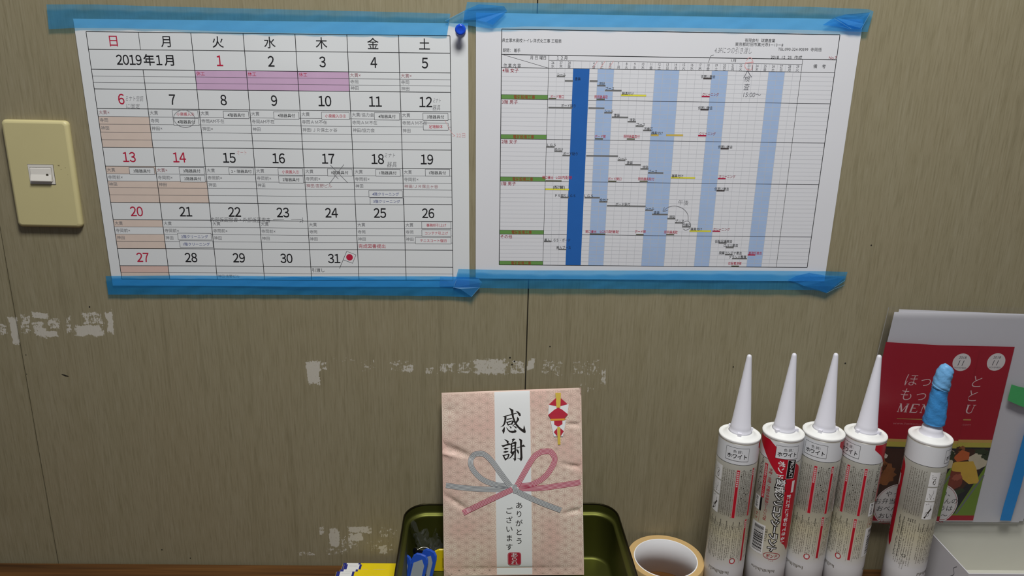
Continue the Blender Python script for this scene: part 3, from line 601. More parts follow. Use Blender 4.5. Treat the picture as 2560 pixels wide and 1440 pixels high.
# ------------------------------------------------------------------ sealant cartridges
CAPW = M('white_plastic', (238, 238, 236), 0.38, var=0.01, spec=0.45); NOZ = M('nozzle_plastic', (226, 225, 234), 0.42, var=0.015, spec=0.4)
def tube_material():
    m = bpy.data.materials.new('printed_tube'); m.use_nodes = True; nt = m.node_tree; N = nt.nodes; L = nt.links; b = N['Principled BSDF']
    tc = N.new('ShaderNodeTexCoord'); sp = N.new('ShaderNodeSeparateXYZ'); L.new(tc.outputs['Object'], sp.inputs[0])
    mr = N.new('ShaderNodeMapRange'); mr.inputs[1].default_value = 0.0; mr.inputs[2].default_value = 0.24; L.new(sp.outputs[2], mr.inputs[0])
    cr = N.new('ShaderNodeValToRGB'); e = cr.color_ramp.elements
    stops = [(0.0, (226, 226, 228)), (0.066, (226, 226, 228)), (0.082, (214, 211, 198)), (0.112, (204, 198, 170)), (0.136, (182, 178, 160)), (0.146, (152, 148, 138)), (0.180, (138, 135, 127)), (0.2085, (144, 141, 132))]
    e[0].position = 0; e[0].color = (*lin(stops[0][1]), 1); e[1].position = stops[-1][0]/.24; e[1].color = (*lin(stops[-1][1]), 1)
    for z, c in stops[1:-1]: k = e.new(z/.24); k.color = (*lin(c), 1)
    L.new(mr.outputs[0], cr.inputs[0]); L.new(cr.outputs[0], b.inputs['Base Color']); b.inputs['Roughness'].default_value = 0.38; b.inputs['Specular IOR Level'].default_value = 0.4
    return m
TUBE = tube_material(); BANDW = M('label_white', (228, 230, 234), 0.38, var=0.01); LRED = M('label_red', (192, 22, 44), 0.4, var=0.03); LRED2 = M('label_text_red', (170, 40, 52), 0.5); LBLK = M('label_black', (18, 18, 20), 0.45); LGREY = M('label_fine_print', (104, 98, 86), 0.6); LDARK = M('label_fine_print_dark', (58, 52, 46), 0.6); LEDGE = M('label_pink_edge', (226, 158, 158), 0.5); LWHITE = M('label_letter_white', (236, 236, 236), 0.5)
TR, ZT = 0.0236, 0.2335
class Cyl(Surface):
    def P(s, u, v, h):
        a = u/TR; r = TR+h*.5; return Vector((r*math.sin(a), -r*math.cos(a), ZT-v))
    def rect(s, mb, u0, v0, u1, v1, h, mat, step=0.002, both=True): Surface.rect(s, mb, u0, v0, u1, v1, h, mat, step)
    def text(s, mb, txt, u, v, em, mat, h, *a, **k):
        # letters are cut fine enough to bend round the tube
        class Flat(Surface):
            def P(q, uu, vv, hh): return (uu, vv, 0.0)
        t = MB(); Flat().text(t, txt, u, v, em, mat, h, *a, **k)
        bm = bmesh.new(); vs = [bm.verts.new(p) for p in t.v]
        for f in t.f:
            try: bm.faces.new([vs[i] for i in f])
            except ValueError: pass
        bmesh.ops.triangulate(bm, faces=bm.faces)
        for _ in range(3):
            lg = [e for e in bm.edges if abs(e.verts[0].co.x-e.verts[1].co.x) > 0.0022]
            if not lg: break
            bmesh.ops.subdivide_edges(bm, edges=lg, cuts=1); bmesh.ops.triangulate(bm, faces=bm.faces)
        bm.verts.index_update()
        mb.add([s.P(p.co.x, p.co.y, h) for p in bm.verts], [tuple(w.index for w in f.verts) for f in bm.faces], mat); bm.free()
cyl = Cyl()
U = lambda deg: math.radians(deg)*TR
Vz = lambda z: ZT-z
lab = MB(); lr = random.Random(3)
def fine(a, z0, z1, w=0.0011, mat=None, dens=0.8, ink_lo=.0004, ink_hi=.0011):
    """a column of print too small to read: strokes across the column"""
    z = z0
    while z > z1:
        d = lr.uniform(ink_lo, ink_hi)
        if lr.random() < dens:
            ww = w*lr.uniform(.35, 1.0); o = lr.uniform(-.25, .25)*w
            cyl.rect(lab, U(a)-ww/2+o, Vz(z), U(a)+ww/2+o, Vz(z-d*.55), 0.00012, mat or LGREY, 1)
        z -= d
def redbar(a, z0, z1, wdeg, head=.0):
    w = U(wdeg); e = .00035
    cyl.rect(lab, U(a)-w/2-e, Vz(z0+e), U(a)+w/2+e, Vz(z1-e), 0.0001, LEDGE); cyl.rect(lab, U(a)-w/2, Vz(z0), U(a)+w/2, Vz(z1), 0.00018, LRED)
    if head:
        z = z0-.002
        while z > z0-head:
            cyl.rect(lab, U(a)-w*.28, Vz(z), U(a)+w*.3, Vz(z-.0016), .00026, LWHITE, 1); cyl.rect(lab, U(a)-w*.1, Vz(z-.0004), U(a)+w*.2, Vz(z-.0011), .0003, LRED, 1); z -= .0026
def shade_box(a, zc):
    w, hh = .0265, .0165; u = U(a)
    cyl.rect(lab, u-w/2, Vz(zc+hh/2), u+w/2, Vz(zc-hh/2), .00030, BANDW)
    for p, q in (((-w/2, -hh/2), (w/2, -hh/2)), ((-w/2, hh/2), (w/2, hh/2)), ((-w/2, -hh/2), (-w/2, hh/2)), ((w/2, -hh/2), (w/2, hh/2))):
        cyl.line(lab, (u+p[0], Vz(zc)+p[1]), (u+q[0], Vz(zc)+q[1]), .00035, .0004, LBLK, .002)
    cyl.text(lab, '色 調：', u+.0005, Vz(zc+.0036), .0042, LBLK, .0004, 'C', fit=.0105)
    cyl.text(lab, 'ホワイト', u, Vz(zc-.0025), .0066, LBLK, .0004, 'C', style=.02, fit=.0225)
def down(s, a, ztop, zbot, em, mat, h=.0002, style=0.0):
    """lettering turned a quarter so that it reads downwards"""
    cyl.text(lab, s, U(a), Vz((ztop+zbot)/2), em, mat, h, 'C', rot=math.pi/2, style=style, fit=ztop-zbot)
# white band with a thin black line under it
cyl.rect(lab, U(-180), Vz(.2315), U(180), Vz(.2065), .00006, BANDW); cyl.rect(lab, U(-180), Vz(.2067), U(180), Vz(.2062), .0001, LBLK)
for a in (0, 169): shade_box(a, .2195)
# -- instruction side
def icons(a):
    for k, (z0, z1) in enumerate(((.200, .181), (.1795, .162), (.1605, .137))):
        cyl.rect(lab, U(a-14), Vz(z0), U(a+14), Vz(z1), .00014, LWHITE)
        c = (U(a), Vz((z0+z1)/2)); hz = (z0-z1)/2
        if k == 0: cyl.ring(lab, (c[0]-.0004, c[1]-.002), .0024, .0017, .00035, .0002, LDARK); cyl.path(lab, [(c[0]-.003, c[1]-.0055), (c[0]+.001, c[1]), (c[0]-.001, c[1]+.0035), (c[0]+.0012, c[1]+.007)], .0009, .0002, LDARK); cyl.ring(lab, (c[0]+.0004, c[1]+.004), .0016, .0026, .00035, .0002, LDARK)
        if k == 1: cyl.path(lab, [(c[0]-.003, c[1]-.005), (c[0]+.002, c[1]-.005), (c[0]+.002, c[1]-.001), (c[0]+.0008, c[1]+.001), (c[0]+.0006, c[1]+.004), (c[0]-.0012, c[1]+.004), (c[0]-.0014, c[1]+.001), (c[0]-.003, c[1]-.001)], .0004, .0002, LDARK); cyl.line(lab, (c[0]-.004, c[1]+.006), (c[0]+.004, c[1]+.0055), .0012, .0002, LGREY)
        if k == 2: cyl.path(lab, [(c[0]-.003, c[1]+.010), (c[0]+.0005, c[1]+.002), (c[0]+.0032, c[1]-.003)], .0018, .0002, LDARK); cyl.path(lab, [(c[0]-.004, c[1]-.008), (c[0]-.001, c[1]-.0095), (c[0]+.0025, c[1]-.007), (c[0]+.002, c[1]-.003)], .0005, .0002, LDARK); cyl.ring(lab, (c[0]-.0006, c[1]+.0045), .0022, .003, .0004, .0002, LDARK)
icons(-52)
for a in (-33, -27, -21, -15, -9, -3.5): fine(a, .199, .138, dens=.86)
fine(2, .197, .136, .0006, LRED2, .7)
redbar(9, .1995, .1365, 7.5, .022)
for a in (19, 24, 29, 34, 39, 44, 49): fine(a, .199, .139, dens=.8)
for a, z in ((24, .1995), (18, .192), (29, .176), (32, .170), (26, .163), (38, .168), (46, .199), (40, .158)): cyl.disc(lab, (U(a), Vz(z)), .0006, .0006, .0003, LBLK, 10)
redbar(57, .2005, .1375, 6.5, .008)
for a in (66, 71, 76): fine(a, .200, .140, dens=.8)
for a in (-68, -55, -42, -24, -6, 12, 30): fine(a, .131, .120, .0013, LBLK, 1.0)
for a in (-62, -57, -50, -45, -38, -33, -27, -19, -14, -9, -2, 3, 8, 16, 21, 26, 34, 39): fine(a, .126, .074+lr.uniform(0, .008), dens=.84)
for a in (44, 60): cyl.line(lab, (U(a), Vz(.132)), (U(a), Vz(.073)), .00025, .0001, LGREY)
redbar(52, .1325, .0755, 6.5, .010)
for a in (64, 69, 75, 80): fine(a, .131, .078, dens=.75)
cyl.disc(lab, (U(22), Vz(.0770)), .0036, .0040, .0002, LRED); cyl.disc(lab, (U(22), Vz(.0770)), .0018, .0026, .00026, LWHITE)
for k in range(16): cyl.rect(lab, U(-46+k*4), Vz(.062), U(-44+k*4), Vz(.062-lr.uniform(.002, .005)), .0001, LGREY, 1)
# -- side between front and instructions (left of the icons)
for a in (-76, -82, -88, -94, -100, -106, -112, -118): fine(a, .200, .140, dens=.8); fine(a, .128, .070, dens=.8)
for a in (-80, -86, -92, -98): fine(a, .1345, .130, .0014, LBLK, 1.0)
for a in (-110, -122): fine(a, .134, .108, .0016, LBLK, .95); fine(a, .104, .078, .0016, LBLK, .95)
cyl.ring(lab, (U(-92), Vz(.083)), .0022, .0022, .0006, .0002, LBLK, 6); cyl.path(lab, [(U(-97), Vz(.076)), (U(-90), Vz(.076)), (U(-90), Vz(.064)), (U(-97), Vz(.064))], .0003, .0002, LGREY, True)
# -- front side, centred on 149 degrees
B = 149
def Bp(pts): return [(U(B+a), Vz(z)) for a, z in pts]
def zone(cols, mat, h):
    """cols: (angle, z high, z low) — a red field that bends round the tube"""
    V = []
    for a, z0, z1 in cols: V += [cyl.P(U(B+a), Vz(z0), h), cyl.P(U(B+a), Vz(z1), h)]
    lab.add(V, [(2*i, 2*i+1, 2*i+3, 2*i+2) for i in range(len(cols)-1)], mat)
def interp(t, pts):
    for i in range(len(pts)-1):
        if t <= pts[i+1][0]: k = (t-pts[i][0])/(pts[i+1][0]-pts[i][0]); return pts[i][1]+(pts[i+1][1]-pts[i][1])*k
    return pts[-1][1]
top = [(-78, .2315), (-34, .2315), (10, .218), (40, .2085), (66, .200)]; bot = [(-78, .2255), (-52, .2165), (-12, .196), (6, .187), (24, .182), (26, .180), (30, .118), (36, .099), (52, .0935), (66, .084)]
zone([(a, interp(a, top), interp(a, bot)) for a in list(range(-78, 66, 3))+[66]], LRED, .00018)
zone([(66, .200, .084), (70, .197, .088), (72, .194, .092)], LRED, .00018)
cyl.rect(lab, U(B+24), Vz(.2105), U(B+50), Vz(.1855), .00024, LWHITE); cyl.rect(lab, U(B+25), Vz(.2100), U(B+49), Vz(.1860), .0003, LBLK)
down('PRO-ACT', B+38.5, .2090, .1870, .0066, LWHITE, .00036, .01)
down('ボンド', B+8, .2085, .1855, .0088, LWHITE, .00036, .03)
for i_, ch in enumerate('変成シリコンシーラント'):
    zc = .1800-.0091*i_
    cyl.text(lab, ch, U(B+13), Vz(zc), .0112, LBLK, .00028, 'C', rot=math.pi/2, style=.105, sx=.86); cyl.text(lab, ch, U(B+13), Vz(zc), .0112, LWHITE, .0004, 'C', rot=math.pi/2, style=.02, sx=.86)
down('施工後に塗装ができる！', B+43, .1640, .0985, .0060, LWHITE, .0003, .03)
cyl.rect(lab, U(B+47), Vz(.182), U(B+57), Vz(.166), .00024, LWHITE); fine(B+52, .181, .167, .0024, LRED2, .9, .0012, .002)
down('外壁・内壁・屋根の多用途シーリング材', B-19, .1960, .1260, .0046, LRED2, .0002, .008)
cyl.rect(lab, U(B-39), Vz(.2000), U(B-29), Vz(.1545), .00018, LRED); down('1成分形変成シリコーンシーリング材', B-34, .1985, .156, .0030, LWHITE, .00024)
for a in (-47, -52, -57): fine(B+a, .205, .158, .0016, LDARK, .75, .0012, .0026)
cyl.rect(lab, U(B-62), Vz(.154), U(B-40), Vz(.136), .00018, LWHITE); cyl.rect(lab, U(B-40), Vz(.154), U(B-33), Vz(.136), .00018, LBLK); down('約10年', B-52, .1525, .1375, .0048, LBLK, .00024, .01); fine(B-36.5, .153, .137, .0012, LWHITE, .8)
cyl.path(lab, Bp([(-56, .134), (-36, .134), (-36, .121), (-56, .121)]), .0004, .0002, LRED2, True); fine(B-46, .132, .123, .0036, LRED2, .7)
cyl.rect(lab, U(B-60), Vz(.1190), U(B-12), Vz(.0790), .00018, LWHITE)
z = .1165
while z > .0815:
    w = lr.choice((.0005, .0005, .0010, .0015)); cyl.rect(lab, U(B-48), Vz(z), U(B-16), Vz(z-w), .00026, LBLK); z -= w+lr.choice((.0005, .0006, .0011))
fine(B-54, .117, .081, .0022, LDARK, .85, .0016, .0024)
down('正味 ホワイト', B-8, .1155, .098, .0036, LBLK, .0002)
cyl.path(lab, [(U(B+16)+.0105*math.cos(t)*(1 if abs(math.cos(t)) < .75 else .95), Vz(.0795)+.0046*math.sin(t)) for t in [2*math.pi*i/28 for i in range(28)]], .0007, .0002, LRED2, True)
cyl.text(lab, 'ボンド', U(B+16), Vz(.0795), .0058, LRED2, .0002, 'C', style=.02, fit=.0135); fine(B+16, .0735, .0725, .010, LRED2, 1)
for k in range(18): cyl.rect(lab, U(B-40+k*4), Vz(.060), U(B-38+k*4), Vz(.060-lr.uniform(.002, .005)), .0001, LGREY, 1)

CG = 'sealant cartridges in the row on the desk'
def make_cartridge(label):
    t = thing('sealant_cartridge', label, 'sealant cartridge', (0, 0, 0), CG)
    mb = MB(); lathe(mb, [(.0, .0035), (.0225, .0035), (.0228, .0), (.0236, .0005), (.0236, .060), (.0236, .140), (.0236, .2330)], TUBE, 56)
    tube = mb.build('tube', t, clean=True)
    lab.build('printed_label', tube)
    mb = MB(); lathe(mb, [(.0236, .2325), (.0238, .2332), (.0240, .2345), (.0239, .2356), (.0236, .2360), (.0228, .2356), (.0218, .2345), (.0190, .2352), (.0160, .2378), (.0140, .2392), (.0, .2392)], CAPW, 56); mb.build('cap', t, clean=True)
    mb = MB(); lathe(mb, [(.0140, .2388), (.0122, .2402), (.0117, .2440), (.0114, .2475), (.0110, .2482), (.0028, .3315), (.0022, .3336), (.0012, .3344), (.0, .3345)], NOZ, 40)
    for a in (0.5, 2.6, 4.7): 
        c, s_ = math.cos(a), math.sin(a); box(mb, .0135*c-.0022, .0135*c+.0022, .0135*s_-.0018, .0135*s_+.0018, .2385, .2418, NOZ)
    mb.build('nozzle', t, clean=True)
    return t
spots = [(1850, 1081, 0), (1959, 1076, -B), (2060, 1075, -15), (2165, 1080, -39), (2327, 1087, 85)]
CLAB = ['leftmost white sealant cartridge, its instruction print facing out, beside the tape roll', 'sealant cartridge with red diagonal stripe and big title facing out, second from the left',
        'white sealant cartridge with fine print, third from left, right of the red-striped one', 'white sealant cartridge fourth from the left, in front of the red menu\'s left edge', 'white sealant cartridge standing apart at the right, nozzle wrapped in blue tape']
cart = make_cartridge(CLAB[0]); carts = []
for i, (x, y, sh) in enumerate(spots):
    p = on_level(x, y, .2365)
    if i == 0: c = cart
    else:
        c = cart.copy(); COL.objects.link(c); c['label'] = CLAB[i]
        for ch in list(cart.children):
            k = ch.copy(); COL.objects.link(k); k.parent = c
            for g in ch.children:
                d = g.copy(); COL.objects.link(d); d.parent = k
    c.location = (p.x, p.y, 0.0); c.rotation_euler = (0, 0, -math.atan2(p.x, p.y+CAM_D)+math.radians(sh)); carts.append(c)
# the taped nozzle
c5 = carts[4]
for ch in list(c5.children):
    if ch.name.startswith('nozzle'):
        mb = MB(); lathe(mb, [(.0140, .2388), (.0122, .2402), (.0114, .2440), (.0108, .2475), (.0098, .2482), (.0070, .285), (.0, .2852)], NOZ, 40); ch.data = mb.build('cut_tmp').data; bpy.data.objects.remove(bpy.data.objects['cut_tmp'])
bpy.context.view_layer.update()
inv = (Matrix.Translation(c5.location) @ c5.rotation_euler.to_matrix().to_4x4()).inverted()
yc = c5.location.y
TB1 = M('wrap_tape_blue', (62, 140, 205), 0.45, var=0.16, scale=160, bump=0.5); TB2 = M('wrap_tape_pale', (112, 172, 222), 0.45, var=0.10, scale=160, bump=0.5)
def wrap(name, pts, mat, seed, parent):
    r_ = random.Random(seed); ring = []; sp = smooth_pts(pts, 5)
    for j, (x, y, r) in enumerate(sp):
        p = at_depth(x, y, yc); q = at_depth(x+r, y, yc); rr = (q-p).length
        a = sp[max(0, j-1)]; b = sp[min(len(sp)-1, j+1)]
        d = (at_depth(b[0], b[1], yc)-at_depth(a[0], a[1], yc)).normalized(); e1 = d.cross(Vector((0, 1, 0))).normalized(); e2 = d.cross(e1)
        ring.append([inv @ (p+(e1*math.cos(t)+e2*math.sin(t))*rr*(1+.07*math.sin(3*t+j*.5+seed)*math.sin(j*.8)+r_.uniform(-.025, .025))) for t in [2*math.pi*i/24 for i in range(24)]])
    mb = MB(); loft(mb, ring, mat, True, True); return mb.build(name, parent)
w1 = wrap('tape_wrap', [(2334, 1056, 25), (2337, 1040, 24.5), (2343, 1008, 21.5), (2349, 978, 18.5), (2352, 966, 17.5), (2354, 962, 10)], TB1, 1, c5); tag(w1, 'blue masking tape wrapped round the nozzle')
w2 = wrap('tape_wrap', [(2350, 971, 19.5), (2353, 964, 20.5), (2357, 948, 19.5), (2363, 930, 18.5), (2369, 919, 15.5), (2373, 914, 9)], TB2, 5, c5); tag(w2, 'paler tape end folded over the nozzle tip')

# ------------------------------------------------------------------ roll of packing tape
KRAFT = M('kraft_tape', (208, 176, 122), 0.45, var=0.08, scale=40); KEDGE = M('tape_roll_side', (206, 172, 116), 0.6, var=0.16, scale=8, stretch=(1, 1, .1)); CORE = M('white_core', (244, 244, 247), 0.6, var=0.02)
roll = thing('packing_tape_roll', 'beige packing tape roll with white core lying on the desk beside the tin', 'tape roll', (0.2262, -0.0505, 0))
mb = MB(); rz = 0.0505; n = 72
pr = [(.0398, .0008), (.0472, .0004), (.0478, .0012), (.0478, rz-.0012), (.0473, rz), (.0455, rz-.0003), (.0398, rz-.0004)]
rings = [[(r*math.cos(2*math.pi*i/n), r*math.sin(2*math.pi*i/n), z) for i in range(n)] for r, z in pr]
loft(mb, rings[1:5], KRAFT); loft(mb, rings[4:], KEDGE); loft(mb, rings[:2], KEDGE); 
tw = mb.build('tape_winding', roll)
mb = MB(); rings = [[(r*math.cos(2*math.pi*i/n), r*math.sin(2*math.pi*i/n), z) for i in range(n)] for r, z in ((.0398, rz-.0004), (.0390, rz+.0001), (.0385, rz-.0004), (.0385, .0004), (.0398, .0004))]
loft(mb, rings, CORE); mb.build('core', roll)
mb = MB(); a0 = -1.2
V = [];
for i in range(9):
    a = a0+i*.03; r = .0480+.0012*(i/8)
    V += [(r*math.cos(a), r*math.sin(a), .0008), (r*math.cos(a), r*math.sin(a), rz-.001)]
mb.add(V, [(2*i, 2*i+2, 2*i+3, 2*i+1) for i in range(8)], KRAFT); mb.build('loose_end', roll)

# ------------------------------------------------------------------ olive tin
TIN = M('olive_tin', (96, 99, 46), 0.50, metal=0.85, var=0.10, scale=9); TINB = M('dark_tin_rim', (46, 42, 24), 0.32, metal=0.8, var=0.05)
tin = thing('biscuit_tin', 'open olive green metal tin with rounded corners standing against the wall', 'tin', (0.0302, -0.0070, 0)); tin.rotation_euler = (0, 0, math.radians(1.4))
TW, TD, TH = 0.272, 0.205, 0.1000
def tr(ins, z): return [(a, b-TD/2, z) for a, b in rrect(TW-2*ins, TD-2*ins, .030-ins, 10)]
mb = MB(); loft(mb, [tr(.004, 0), tr(.001, .002), tr(.0006, .012), tr(.0006, TH-.004)], TINB, True); mb.build('outer_wall', tin)
mb = MB(); loft(mb, [tr(.0006, TH-.005), tr(.0, TH-.003), tr(.0, TH-.001), tr(.0008, TH), tr(.0018, TH-.0006), tr(.0020, TH-.003)], TINB); mb.build('rolled_rim', tin)
mb = MB(); loft(mb, [tr(.0020, TH-.0025), tr(.0022, TH-.0105), tr(.0026, TH-.0130), tr(.0040, TH-.0138), tr(.0062, TH-.0148), tr(.0068, TH-.0160), tr(.0064, TH-.0185), tr(.0062, .024), tr(.0072, .0210), tr(.0095, .0200)], TIN, False, True); mb.build('inner_wall', tin)
FLOOR = .0200

# ------------------------------------------------------------------ gift packet
PB = 0.0085
pk_c = [at_depth(1104, 982, -.0105), at_depth(1453, 969, -.0095), on_level(1460, 1437, .0215), on_level(1110, 1440, .0205)]
yb = -.0505
pk_c[2] = at_depth(1460, 1437, yb); pk_c[3] = at_depth(1110, 1440, yb)
def pk_disp(u, v):
    a = u/0.173; b = v/0.23
    d = .0052*max(0, math.sin(math.pi*min(1, max(0, a))))**.6*max(0, math.sin(math.pi*min(1, max(0, b))))**.5
    for ca, cb, w, ln, am, an in ((.10, .325, .028, .12, -.0026, .42), (.04, .345, .015, .08, .0014, .25), (.97, .20, .015, .07, -.0016, .1), (.96, .43, .016, .08, -.0018, .25), (.10, .62, .020, .10, -.0020, .6), (.95, .68, .018, .07, -.0018, -.15), (.06, .10, .04, .05, -.0010, 0)):
        x, y = a-ca, (b-cb)*1.33; c_, s_ = math.cos(an), math.sin(an); p, q = x*c_+y*s_, -x*s_+y*c_
        d += am*math.exp(-(p/ln)**2-(q/w)**2)
    return d
pk = Page(*pk_c, pk_disp); pk.HS = 0.5
PINKP = bpy.data.materials.new('pink_printed_film'); PINKP.use_nodes = True
nt = PINKP.node_tree; N = nt.nodes; L = nt.links; b_ = N['Principled BSDF']; tc = N.new('ShaderNodeTexCoord'); nz = N.new('ShaderNodeTexNoise'); nz.inputs['Scale'].default_value = 22; nz.inputs['Detail'].default_value = 2
L.new(tc.outputs['Object'], nz.inputs[0]); cr = N.new('ShaderNodeValToRGB'); cr.color_ramp.elements[0].position = .36; cr.color_ramp.elements[0].color = (*lin((246, 228, 210)), 1); cr.color_ramp.elements[1].position = .64; cr.color_ramp.elements[1].color = (*lin((240, 203, 189)), 1)
L.new(nz.outputs['Fac'], cr.inputs[0]); L.new(cr.outputs[0], b_.inputs['Base Color']); b_.inputs['Roughness'].default_value = .42; b_.inputs['Specular IOR Level'].default_value = .35
PWHITE = M('packet_white', (246, 248, 248), 0.5, var=.015); PSTAR = M('star_pattern_ink', (220, 192, 177), 0.5, var=.10, scale=30); BRUSH = M('brush_black', (40, 36, 34), 0.6); GREYL = M('cord_grey', (128, 130, 136), 0.5); GREYF = M('cord_grey_pale', (208, 210, 210), 0.5); REDL = M('cord_red', (178, 40, 78), 0.5); REDF = M('cord_pink', (234, 178, 186), 0.5); GOLD = M('noshi_gold', (226, 196, 84), 0.5); ORNG = M('noshi_orange', (236, 170, 62), 0.5); NRED = M('noshi_red', (196, 48, 68), 0.5, var=.12); STAMP = M('stamp_red', (186, 42, 62), 0.5)
gift = thing('gift_packet', 'pink and white rice cracker gift packet leaning upright in the olive tin', 'gift packet')
mb = MB(); pk.grid(mb, 0, 0, pk.W, pk.H, PINKP, .0016)
nu, nv = 20, 24
V = [pk.flat(pk.W*i/nu, pk.H*j/nv)-pk.n*.0035*max(0, math.sin(math.pi*i/nu))**.6*max(0, math.sin(math.pi*j/nv))**.5 for j in range(nv+1) for i in range(nu+1)]
mb.add(V, [(j*(nu+1)+i, j*(nu+1)+i+1, (j+1)*(nu+1)+i+1, (j+1)*(nu+1)+i) for j in range(nv) for i in range(nu)], PINKP, True)
body = mb.build('packet_body', gift)
pr_ = MB(); h0 = .00016
ul, ur = pk.px(1239, 1200)[0], pk.px(1327.5, 1200)[0]
# hemp-leaf stars
s_ = pk.sc(1200, 1100)*21.9; o = pk.px(1124, 1042); cols = []
def clip_ok(p): return 0.0006 < p[0] < pk.W-.0006 and 0.0006 < p[1] < pk.H-.0006 and not (ul-.0004 < p[0] < ur+.0004)
def starline(p, q):
    for k in range(3):
        a = (p[0]+(q[0]-p[0])*k/3, p[1]+(q[1]-p[1])*k/3); b = (p[0]+(q[0]-p[0])*(k+1)/3, p[1]+(q[1]-p[1])*(k+1)/3)
        if clip_ok(a) and clip_ok(b): pk.line(pr_, a, b, .00062, h0, PSTAR)
cw = s_*math.sqrt(3)/2
for i in range(-3, 20):
    for j in range(-8, 26):
        p = (o[0]+cw*i, o[1]+s_*(j+.5*(i % 2))); r1 = (p[0]+cw, p[1]+s_*.5); r2 = (p[0]+cw, p[1]-s_*.5); d1 = (p[0], p[1]+s_)
        for q in (r1, r2, d1): starline(p, q)
        for tri in ((p, r1, r2), (p, r1, d1)):
            c = (sum(t[0] for t in tri)/3, sum(t[1] for t in tri)/3)
            for t in tri: starline(t, c)
pk.rect(pr_, ul, .0012, ur, pk.H-.0012, h0*1.5, PWHITE, .0016)
X = lambda pts, sc_, ox, oy: [pk.px(ox+a/sc_, oy+b/sc_) for a, b in pts]
K = [[(190,350),(215,345),(500,268),(520,285),(280,350),(230,362)], [(232,350),(282,358),(275,440),(250,520),(215,565),(140,590),(185,555),(215,510),(232,430)], [(280,408),(395,380),(408,398),(370,412),(290,428)], [(268,465),(305,470),(328,560),(300,540)], [(295,468),(420,438),(425,455),(310,490)], [(415,440),(447,465),(405,540),(380,520),(400,470)], [(315,515),(400,505),(405,525),(325,545)],
     [(332,160),(385,178),(435,205),(435,285),(450,370),(480,450),(520,520),(570,580),(630,625),(655,635),(672,540),(690,590),(712,690),(700,720),(660,710),(590,660),(520,590),(460,510),(415,400),(395,320),(375,230),(355,190)], [(518,355),(565,400),(560,430),(500,510),(430,560),(425,570),(410,560),(470,500),(510,430)], [(428,560),(470,565),(510,590),(500,620),(470,595)], [(480,225),(540,240),(590,280),(603,330),(580,350),(550,320),(520,265)], [(230,575),(245,610),(240,680),(215,740),(200,715),(180,660),(215,610)],
     [(270,585),(300,610),(330,650),(370,670),(440,668),(462,655),(448,625),(500,665),(505,690),(480,710),(410,718),(345,700),(310,660),(285,620)], [(330,560),(385,580),(395,600),(375,625),(360,590)],
     [(225,850),(275,870),(330,895),(325,940),(290,950),(280,905),(240,870)], [(160,985),(195,988),(280,965),(330,940),(400,968),(340,985),(260,1005),(200,1035)], [(205,1068),(250,1045),(330,1048),(315,1065),(255,1090)], [(200,1140),(250,1115),(330,1118),(310,1140),(250,1160)], [(185,1205),(225,1210),(270,1320),(245,1330),(230,1290)], [(215,1205),(330,1175),(350,1195),(235,1225)], [(325,1180),(352,1195),(320,1275),(290,1290),(310,1215)], [(250,1280),(320,1262),(318,1285),(265,1318)],
     [(395,855),(440,838),(485,850),(450,880),(410,925),(398,925),(410,880)], [(375,960),(395,930),(410,950),(408,1150),(395,1190),(370,1150),(350,1165),(375,1120)], [(395,935),(480,905),(505,925),(495,1000),(490,1250),(495,1310),(460,1350),(450,1310),(420,1285),(455,1280),(458,960),(410,960)], [(405,1000),(470,985),(470,1005),(405,1020)], [(405,1065),(470,1045),(470,1065),(405,1085)], [(375,1150),(470,1105),(520,1080),(480,1130),(400,1190)], [(455,1150),(440,1200),(380,1265),(310,1305),(380,1230),(410,1180)],
     [(495,1050),(600,1010),(660,970),(705,1020),(620,1025),(520,1055)], [(555,840),(600,850),(632,880),(625,1000),(640,1270),(625,1320),(600,1350),(585,1310),(500,1270),(580,1285),(590,1240),(580,900)], [(500,1070),(545,1095),(562,1150),(550,1190),(520,1140)]]
ink = MB()
for s in K: pk.poly(ink, X(s, 9.0, 1235, 1000), .0004, BRUSH)
ink.build('brush_lettering', body); ink = MB()
for k, ch in enumerate('ありがとう'): pk.tpx(ink, ch, 1297.5, (1259, 1281, 1303.5, 1326.5, 1349)[k], 19, BRUSH, .0004, align='C', style=.006)
for k, ch in enumerate('ございます'): pk.tpx(ink, ch, 1273.5, (1272.5, 1296, 1318.5, 1341.5, 1364)[k], 19, BRUSH, .0004, align='C', style=.006)
ink.build('thank_you_lettering', body)
no = MB()
for m_, h, pts in ((PWHITE, .0003, [(1680,345),(1790,370),(1845,370),(1965,340),(1950,480),(1900,545),(1710,550),(1670,490)]), (PWHITE, .0003, [(1705,575),(1925,570),(1905,690),(1880,800),(1750,800),(1730,700)]), (GOLD, .0005, [(1775,180),(1855,180),(1845,390),(1790,390)]), (NRED, .0004, [(1785,250),(1680,345),(1790,370)]), (NRED, .0004, [(1848,250),(1950,340),(1844,370)]), (NRED, .0006, [(1815,385),(1875,420),(1955,485),(1900,545),(1710,550),(1670,490),(1755,420)]), (ORNG, .0007, [(1705,548),(1925,543),(1900,570),(1705,575)]),
        (NRED, .0005, [(1755,575),(1875,573),(1875,625),(1815,660),(1758,630)]), (GOLD, .0005, [(1800,665),(1842,665),(1847,915),(1808,915)]), (NRED, .0006, [(1798,680),(1750,735),(1803,800)]), (NRED, .0006, [(1845,680),(1895,725),(1845,800)])):
    pk.poly(no, X(pts, 5.76, 1080, 950), h*1.6+.0011, m_)
no.build('noshi_emblem', body)
cd = MB()
